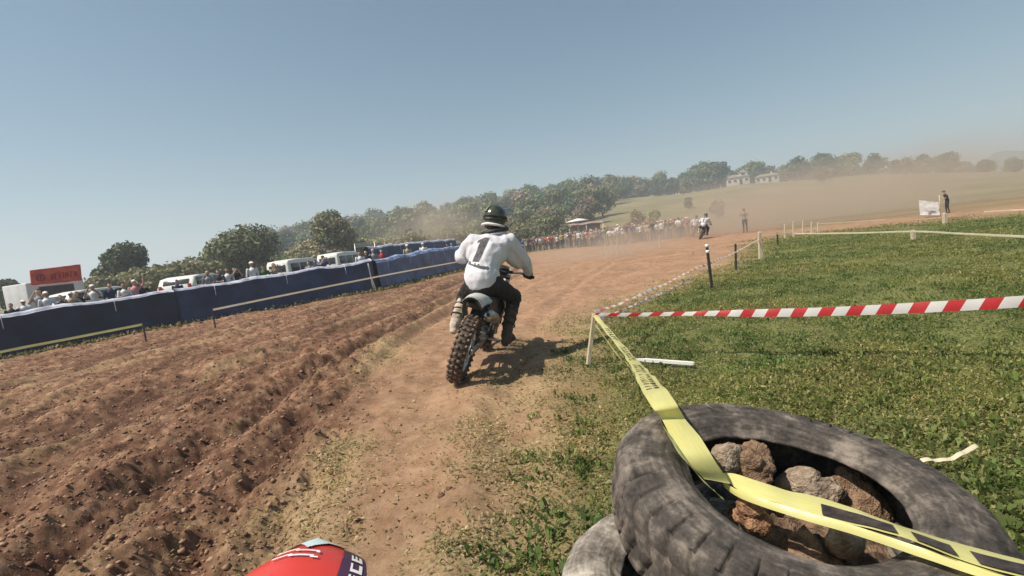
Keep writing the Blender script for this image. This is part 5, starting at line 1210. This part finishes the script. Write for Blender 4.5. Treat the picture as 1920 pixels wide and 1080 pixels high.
# ------------------------------------------------------------------ trees
def crown_mesh(seed, w, h, n, leaf, cols, low=.12):
    g = np.random.default_rng(seed); nl = 16
    ctr = np.zeros((nl, 3)); rad = np.zeros(nl)
    for i in range(nl):
        a = g.random() * 2 * np.pi; q = .62 * g.random() ** .6; zz = g.random(); q *= math.sqrt(max(.05, 1 - (zz - .35) ** 2 / .55))
        ctr[i] = (q * math.cos(a) * w / 2, q * math.sin(a) * w / 2, h * (low + .18 + .52 * zz)); rad[i] = (.14 + .15 * g.random()) * min(w, h * 1.2)
    k = g.integers(0, nl, n); d = g.normal(size=(n, 3)); d[:, 2] = d[:, 2] * .8 + .15; d /= np.linalg.norm(d, axis=1)[:, None]
    rr = rad[k] * (.62 + .58 * g.random(n) ** .8); P = ctr[k] + d * rr[:, None] * np.array([1, 1, .85])
    P[:, 2] = np.maximum(P[:, 2], h * low * g.random(n) + .05)
    nrm = d + g.normal(0, .55, (n, 3)); nrm /= np.linalg.norm(nrm, axis=1)[:, None]; t = np.cross(nrm, g.normal(size=(n, 3))); t /= np.linalg.norm(t, axis=1)[:, None]; b_ = np.cross(nrm, t)
    s_ = leaf * (.5 + g.random(n))[:, None]
    V = np.stack([P - t * s_, P - b_ * s_ * .6, P + t * s_, P + b_ * s_ * .6 + nrm * s_ * .2], 1).reshape(-1, 3)
    Fq = np.arange(n * 4).reshape(-1, 4); ci = g.integers(0, len(cols), n); base = np.array(cols)[(k * 7 + (g.random(n) < .25) * ci) % len(cols)] * (.75 + .5 * g.random(n))[:, None]
    cc = np.repeat(np.concatenate([base, np.ones((n, 1))], 1), 4, 0)
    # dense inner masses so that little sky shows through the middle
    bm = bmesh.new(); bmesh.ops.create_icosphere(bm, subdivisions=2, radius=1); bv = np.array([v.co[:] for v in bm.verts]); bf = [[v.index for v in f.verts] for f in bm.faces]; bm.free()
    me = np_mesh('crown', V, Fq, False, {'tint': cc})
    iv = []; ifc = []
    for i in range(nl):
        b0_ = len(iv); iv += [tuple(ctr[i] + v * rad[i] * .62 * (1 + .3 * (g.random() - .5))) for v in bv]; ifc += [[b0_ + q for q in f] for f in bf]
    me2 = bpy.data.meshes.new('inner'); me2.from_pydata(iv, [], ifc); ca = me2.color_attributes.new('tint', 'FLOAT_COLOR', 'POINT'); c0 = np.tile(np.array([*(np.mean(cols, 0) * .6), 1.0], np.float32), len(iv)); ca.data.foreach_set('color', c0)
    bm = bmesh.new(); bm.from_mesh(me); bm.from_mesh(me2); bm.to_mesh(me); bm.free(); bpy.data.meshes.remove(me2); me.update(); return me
def trunk_mesh(seed, h, r):
    g = random.Random(seed); m = MB(); m.tube([(0, 0, -.3), (.03, 0, h * .2), (.08 * g.random(), .06, h * .45), (.1, 0, h * .7)], [r * 1.25, r, r * .7, r * .3], 8)
    for k in range(5):
        a = g.random() * 6.28; z0 = h * (.22 + .08 * k); m.tube([(0, 0, z0), (math.cos(a) * h * .13, math.sin(a) * h * .13, z0 + h * .14), (math.cos(a) * h * .24, math.sin(a) * h * .24, z0 + h * .24)], [r * .5, r * .32, r * .12], 6)
    return m.mesh('trunk')
def tree_leaf_mat(name, hue=0):
    m = leafy(name, .18); N, L = nt(m); va = [n_ for n_ in N if n_.type == 'VERTEX_COLOR'][0]; oi = N.new('ShaderNodeObjectInfo'); hv = N.new('ShaderNodeHueSaturation'); mr = N.new('ShaderNodeMapRange')
    mr.inputs[3].default_value = .9; mr.inputs[4].default_value = 1.55; L.new(oi.outputs['Random'], mr.inputs[0]); L.new(mr.outputs[0], hv.inputs['Value'])
    mm = N.new('ShaderNodeMath'); mm.operation = 'MULTIPLY'; mm.inputs[1].default_value = 5.7; fr = N.new('ShaderNodeMath'); fr.operation = 'FRACT'; m4 = N.new('ShaderNodeMapRange'); m4.inputs[3].default_value = .475; m4.inputs[4].default_value = .51
    L.new(oi.outputs['Random'], mm.inputs[0]); L.new(mm.outputs[0], fr.inputs[0]); L.new(fr.outputs[0], m4.inputs[0]); L.new(m4.outputs[0], hv.inputs['Hue'])
    L.new(va.outputs[0], hv.inputs['Color'])
    for lk in list(L):
        if lk.from_node == va and lk.to_node != hv: to = lk.to_socket; L.remove(lk); L.new(hv.outputs[0], to)
    return m
M_tree = tree_leaf_mat('tree foliage'); M_bark = mat('bark', (.13, .10, .075), .9, .3, 9, .5)
G1 = [(.065, .095, .035), (.09, .12, .045), (.13, .155, .06), (.17, .185, .08)]; G2 = [(.045, .06, .028), (.065, .08, .036), (.09, .105, .05)]; G3 = [(.16, .17, .07), (.22, .21, .095), (.12, .135, .055), (.26, .23, .12)]; G4 = [(.20, .17, .09), (.15, .12, .07), (.26, .21, .12)]
def tree(name, w, h, n, leaf, cols, seed, loc, label, group=None, low=.12):
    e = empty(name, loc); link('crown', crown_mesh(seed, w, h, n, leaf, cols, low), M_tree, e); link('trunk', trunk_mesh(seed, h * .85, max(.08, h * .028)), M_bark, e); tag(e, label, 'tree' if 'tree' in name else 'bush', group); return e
def tpos(px, Y): v = ray(px, 500); x = v.x / v.y * Y; return Vector((x, Y, gz(x, Y)))
def topz(px, py, Y): return at(px, py, Y).z
def big(px, py, Y, wpx, n, cols, seed, label, hk=1.06):
    v = ray(px, py); x = v.x / v.y * Y; z = gz(x, Y); h = (CAM.z + v.z / v.y * Y - z) * hk
    return tree('broadleaf_tree', wpx / F * Y * .82, h, n, .17, cols, seed, (x, Y, z), label, 'large trees behind the spectators', .06)
big(226, 450, 44, 128, 9000, G2, 21, 'round dark tree right of the red sign')
big(455, 417, 48, 150, 9000, G1, 22, 'broad domed green tree between the dark tree and the light leaved tree', .98)
big(398, 448, 50, 90, 5000, G1, 25, 'smaller tree merging into the left side of the broad domed tree')
big(620, 396, 56, 96, 7000, G3, 23, 'light leaved rounded tree right of the broad domed tree', 1.2)
big(585, 432, 60, 90, 5000, G3, 26, 'pale bushy tree at the left foot of the light leaved tree')
big(12, 517, 46, 70, 5000, G2, 24, 'dark tree cut by the left edge behind the trailer')
big(-60, 512, 44, 110, 5000, G1, 27, 'green tree outside the left edge')
random.seed(5)
bush = [tree('bush', 3.6, 2.6, 1500, .15, c, 60 + i, (0, 0, 0), '', None, .0) for i, c in enumerate((G1, G3, G4, G2))]
bl = {0: 'mid green bush in the hedge behind the spectators', 1: 'yellow green bush in the hedge behind the spectators', 2: 'brownish bush in the hedge behind the spectators', 3: 'dark green bush in the hedge behind the spectators'}
firstb = set(); k = 0
for px in range(160, 985, 15):
    py = np.interp(px, [160, 290, 380, 480, 560, 640, 700, 800, 900, 985], [520, 496, 478, 478, 466, 452, 446, 432, 424, 418]) + random.uniform(-4, 7)
    Y = np.interp(px, [160, 985], [39, 72]) + random.uniform(-4, 4); v = ray(px, py); x = v.x / v.y * Y; z = gz(x, Y); h = max(1.4, CAM.z + v.z / v.y * Y - z)
    t_ = random.choice([0, 1, 1, 2, 3] if px < 600 else [0, 1, 1, 2]); o = bush[t_] if t_ not in firstb else copy_tree(bush[t_]); firstb.add(t_)
    sc = h / 2.6; o.location = (x, Y, z - .05); o.rotation_euler = (0, 0, random.random() * 6); o.scale = (sc * random.uniform(.8, 1.15), sc * random.uniform(.8, 1.15), sc); zb = ('near the red sign' if px < 210 else 'below the round dark tree' if px < 300 else 'left of the broad domed tree' if px < 400 else 'below the broad domed tree' if px < 510 else 'above the biggest white van' if px < 610 else 'above the second white van' if px < 700 else 'above the rear dark sheet' if px < 850 else 'behind the near rider'); tag(o, bl[t_].replace('in the hedge behind the spectators', 'in the hedge ' + zb), 'bush', 'hedge bushes behind the spectators'); k += 1
proto = [tree('hillside_tree', 7.5, 8.5, 1900, .34, c, 80 + i, (0, 0, 0), '', None, lo) for i, (c, lo) in enumerate(((G1, .03), (G3, .02), (G2, .03), (G4, .03), (G1, .1)))]
tl = {0: 'mid green tree in the wood', 1: 'pale olive tree in the wood', 2: 'dark green tree in the wood', 3: 'brownish tree in the wood', 4: 'green tree with higher crown in the wood'}
tb = {0: 'mid green tree in the far belt', 1: 'pale olive tree in the far belt', 2: 'dark green tree in the far belt', 3: 'brownish tree in the far belt', 4: 'green tree with a higher crown in the far belt'}
firstt = set()
def zone(x, y, grp):
    a = math.degrees(math.atan2(x, y)); r_ = math.hypot(x, y)
    if grp.startswith('wood'): return (', at its foot' if r_ < 115 else ', halfway up' if r_ < 190 else ', on its crest') + (' left of the vans' if a < -20 else ' above the vans' if a < -10 else ' left of the near rider' if a < -2.5 else ' behind the near rider' if a < 2 else ' right of the near rider' if a < 7 else ' above the crowd')
    if grp.startswith('tree'): return (', front row' if r_ < 245 else ', middle row' if r_ < 262 else ', back row') + (' far left of the houses' if a < 19 else ' left of the houses' if a < 24.5 else ' behind the houses' if a < 31 else ' right of the houses' if a < 36 else ' around the tiny hut' if a < 40 else ' at the right end')
    return (', beyond the crowd' if a < 22 else ', above the dust right of the houses' if a < 34 else ', towards the right edge')
def put_tree(x, y, sc, t_, lab, grp):
    o = proto[t_] if t_ not in firstt else copy_tree(proto[t_]); firstt.add(t_)
    o.location = (x, y, gz(x, y) - .2); o.rotation_euler = (0, 0, random.random() * 6.28); o.scale = (sc * random.uniform(.85, 1.15), sc * random.uniform(.85, 1.15), sc); tag(o, lab[t_] + zone(x, y, grp), 'tree', grp)
cnt = 0
for r_ in (84, 94, 106, 120, 136, 154, 174, 196, 220, 244):
    da = math.degrees(6.6 / r_) * (1.0 if r_ > 150 else .95) * (1.3 if r_ < 110 else 1.2); a = -27 + random.random() * da
    hi = np.interp(r_, [84, 136, 196, 244], [8, 12, 15, 17])
    while a < hi:
        aa = R(a + random.uniform(-.3, .3) * da); rq = r_ + random.uniform(-4, 4); put_tree(rq * math.sin(aa), rq * math.cos(aa), random.uniform(.85, 1.3) * np.interp(r_, [84, 110, 150, 240], [.55, .8, 1.1, 1.3]), random.choice([0, 0, 1, 1, 2, 3, 4]), tl, 'wood on the left hillside'); a += da; cnt += 1
for row, r_ in enumerate((236, 252, 268)):
    a = 13.0
    while a < 49:
        hsc = np.interp(a, [13, 21, 31, 37, 42, 49], [1.6, 1.5, 1.35, 1.2, .85, .7]) * random.uniform(.65, 1.12); aa = R(a)
        if not (row == 0 and (24.0 < a < 29.4)): put_tree(r_ * math.sin(aa), r_ * math.cos(aa), hsc, random.choice([0, 1, 2, 2, 3, 4]), tb, 'tree belt along the far field'); cnt += 1
        a += math.degrees(6.8 / r_) * random.uniform(.7, 1.2) * (1 if row else 1.2)
for (px, py, Y, sc) in ((1540, 352, 150, .62), (1555, 348, 160, .5), (1700, 330, 150, .75), (1735, 327, 170, .5), (1345, 395, 90, .45), (1290, 385, 120, .4), (1225, 400, 95, .4), (1190, 398, 88, .5), (1648, 300, 200, 1.15)):
    v = ray(px, py); x = v.x / v.y * Y; put_tree(x, Y, sc, random.choice([3, 1, 3]), {3: 'brown scrubby tree alone on the pale field', 1: 'pale olive tree alone on the pale field'}, 'lone trees on the pale field'); cnt += 1
print('TREES', cnt, 'bushes', k)

# ------------------------------------------------------------------ houses on the hill
M_wall = mat('white house wall', (.50, .47, .41), .85, .06, 2, .1); M_roof = mat('grey brown roof tiles', (.22, .18, .16), .85, .25, 6, .3)
def house(az, r, L_, D_, H_, rz, label, upper=False):
    a = R(az); x, y = r * math.sin(a), r * math.cos(a); z = gz(x, y); h = empty('farmhouse', (x, y, z), rz)
    MB().box((0, 0, H_ / 2 - .5), (L_, D_, H_ + 1), bev=.02).build('wall', M_wall, h)
    def roof(cx, L2, z0, D2):
        m = MB(); e = .4; v = [(cx - L2 / 2 - e, -D2 / 2 - e, z0), (cx + L2 / 2 + e, -D2 / 2 - e, z0), (cx + L2 / 2 + e, D2 / 2 + e, z0), (cx - L2 / 2 - e, D2 / 2 + e, z0), (cx - L2 / 2 + D2 * .3, 0, z0 + D2 * .22), (cx + L2 / 2 - D2 * .3, 0, z0 + D2 * .22)]
        m.add(v, [[0, 1, 5, 4], [1, 2, 5], [2, 3, 4, 5], [3, 0, 4], [3, 2, 1, 0]]); return m.build('roof', M_roof, h)
    rf = roof(0, L_, H_ + .003, D_); MB().box((L_ * .2, .3, H_ + D_ * .22), (.6, .6, 1.2), bev=.02).build('chimney', M_wall, rf)
    if upper: MB().box((L_ * .24, -.3, H_ + .8), (L_ * .4, D_ * .7, 1.8), bev=.02).build('upper_floor', M_wall, h); roof(L_ * .24, L_ * .4, H_ + 1.703, D_ * .75)
    for k in range(4):
        xx = -L_ * .38 + L_ * .25 * k
        if k == 2: d_ = MB().box((xx, -D_ / 2 - .02, 1.0), (1.0, .1, 2.0), bev=.01).build('door', M_bl, h)
        else:
            w_ = MB().box((xx, -D_ / 2 - .02, H_ * .55), (1.3, .10, 1.2), bev=.01).build('window', M_white, h); MB().box((xx, -D_ / 2 - .06, H_ * .55), (1.1, .08, 1.0), bev=.01).build('pane', M_glass, w_)
    if upper:
        w_ = MB().box((L_ * .24, -.3 - D_ * .35 - .02, H_ + 1.0), (1.6, .1, .9), bev=.01).build('window', M_white, h); MB().box((L_ * .24, -.3 - D_ * .35 - .06, H_ + 1.0), (1.4, .08, .7), bev=.01).build('pane', M_glass, w_)
    tag(h, label, 'house', 'white houses on the hill')
house(25.4, 222, 8.2, 6, 2.9, R(-22), 'white house with a taller right part on the hill, left of two', True)
house(28.1, 222, 8.2, 5, 2.4, R(-28), 'low white bungalow on the hill, right of the taller house')
house(37.6, 224, 2.6, 2.6, 1.8, R(-38), 'tiny white hut below a tall tree far right on the hill')

# ------------------------------------------------------------------ far hills
def hills():
    A = np.radians(np.linspace(-75, 75, 240)); Rr2 = np.linspace(620, 1250, 26); AA, RR = np.meshgrid(A, Rr2); ad = np.degrees(AA)
    ht = np.interp(ad, [-75, -50, -38, -30, -20, 0, 20, 34, 40, 43.5, 45.0, 46.5, 50, 60, 75], [8, 10, 18, 30, 40, 50, 50, 44, 30, 32, 46, 38, 26, 22, 20]); hh = ht * np.sin(np.clip((RR - 620) / 630, 0, 1) * np.pi) * (.8 + .5 * fbm(ad, RR / 90, 6, 4, 12)) - 6
    V = np.stack([(RR * np.sin(AA)).ravel(), (RR * np.cos(AA)).ravel(), hh.ravel()], 1); nA = len(A); i = np.arange(len(Rr2) - 1)[:, None]; j = np.arange(nA - 1)[None]
    Fq = np.stack([i * nA + j, i * nA + j + 1, (i + 1) * nA + j + 1, (i + 1) * nA + j], -1).reshape(-1, 4)
    tag(link('hills', np_mesh('hills', V, Fq, True), mat('far wooded hills', (.07, .08, .045), .95, .4, .02, .0)), kind='structure')
hills()

# ------------------------------------------------------------------ dust and haze
def dust(name, loc, size, dens, label, rz=0, col=(.84, .70, .56), sc=1.6, lo=.36, hi=.62):
    m = MB(); m.sphere((0, 0, 0), 1, 3); o = m.build(name, volume_mat(label[:20], dens, col, True, sc, lo, hi)); o.location = loc; o.scale = size; o.rotation_euler = (0, 0, rz); tag(o, label, kind='stuff'); return o
def dpos(px, Y, z): v = ray(px, 450); return (v.x / v.y * Y, Y, z)
dust('dust_cloud', dpos(1130, 27, .2), (5.5, 9, 1.9), .14, 'low tan dust hanging over the track before the crowd', R(-10))
dust('dust_cloud', dpos(1400, 38, 1.0), (15, 9, 4.4), .22, 'large dust plume right of the distant riders', R(-30))
dust('dust_cloud', dpos(1640, 45, 1.5), (22, 13, 5.8), .15, 'broad dust plume drifting over the right field', R(-40))
dust('dust_cloud', dpos(800, 62, 3.5), (11, 9, 6.5), .14, 'dust drifting over the hedge left of the near rider')
hz = MB().box((0, 0, 0), (1, 1, 1)).build('haze', volume_mat('air haze', .0016, (.80, .90, 1.0), False)); hz.scale = (2700, 2700, 90); hz.location = (0, 0, 90 / 2 - 9)
tag(hz, 'thin haze over the far hills', kind='stuff')
S.cycles.volume_step_rate = 1.5; S.cycles.volume_max_steps = 64
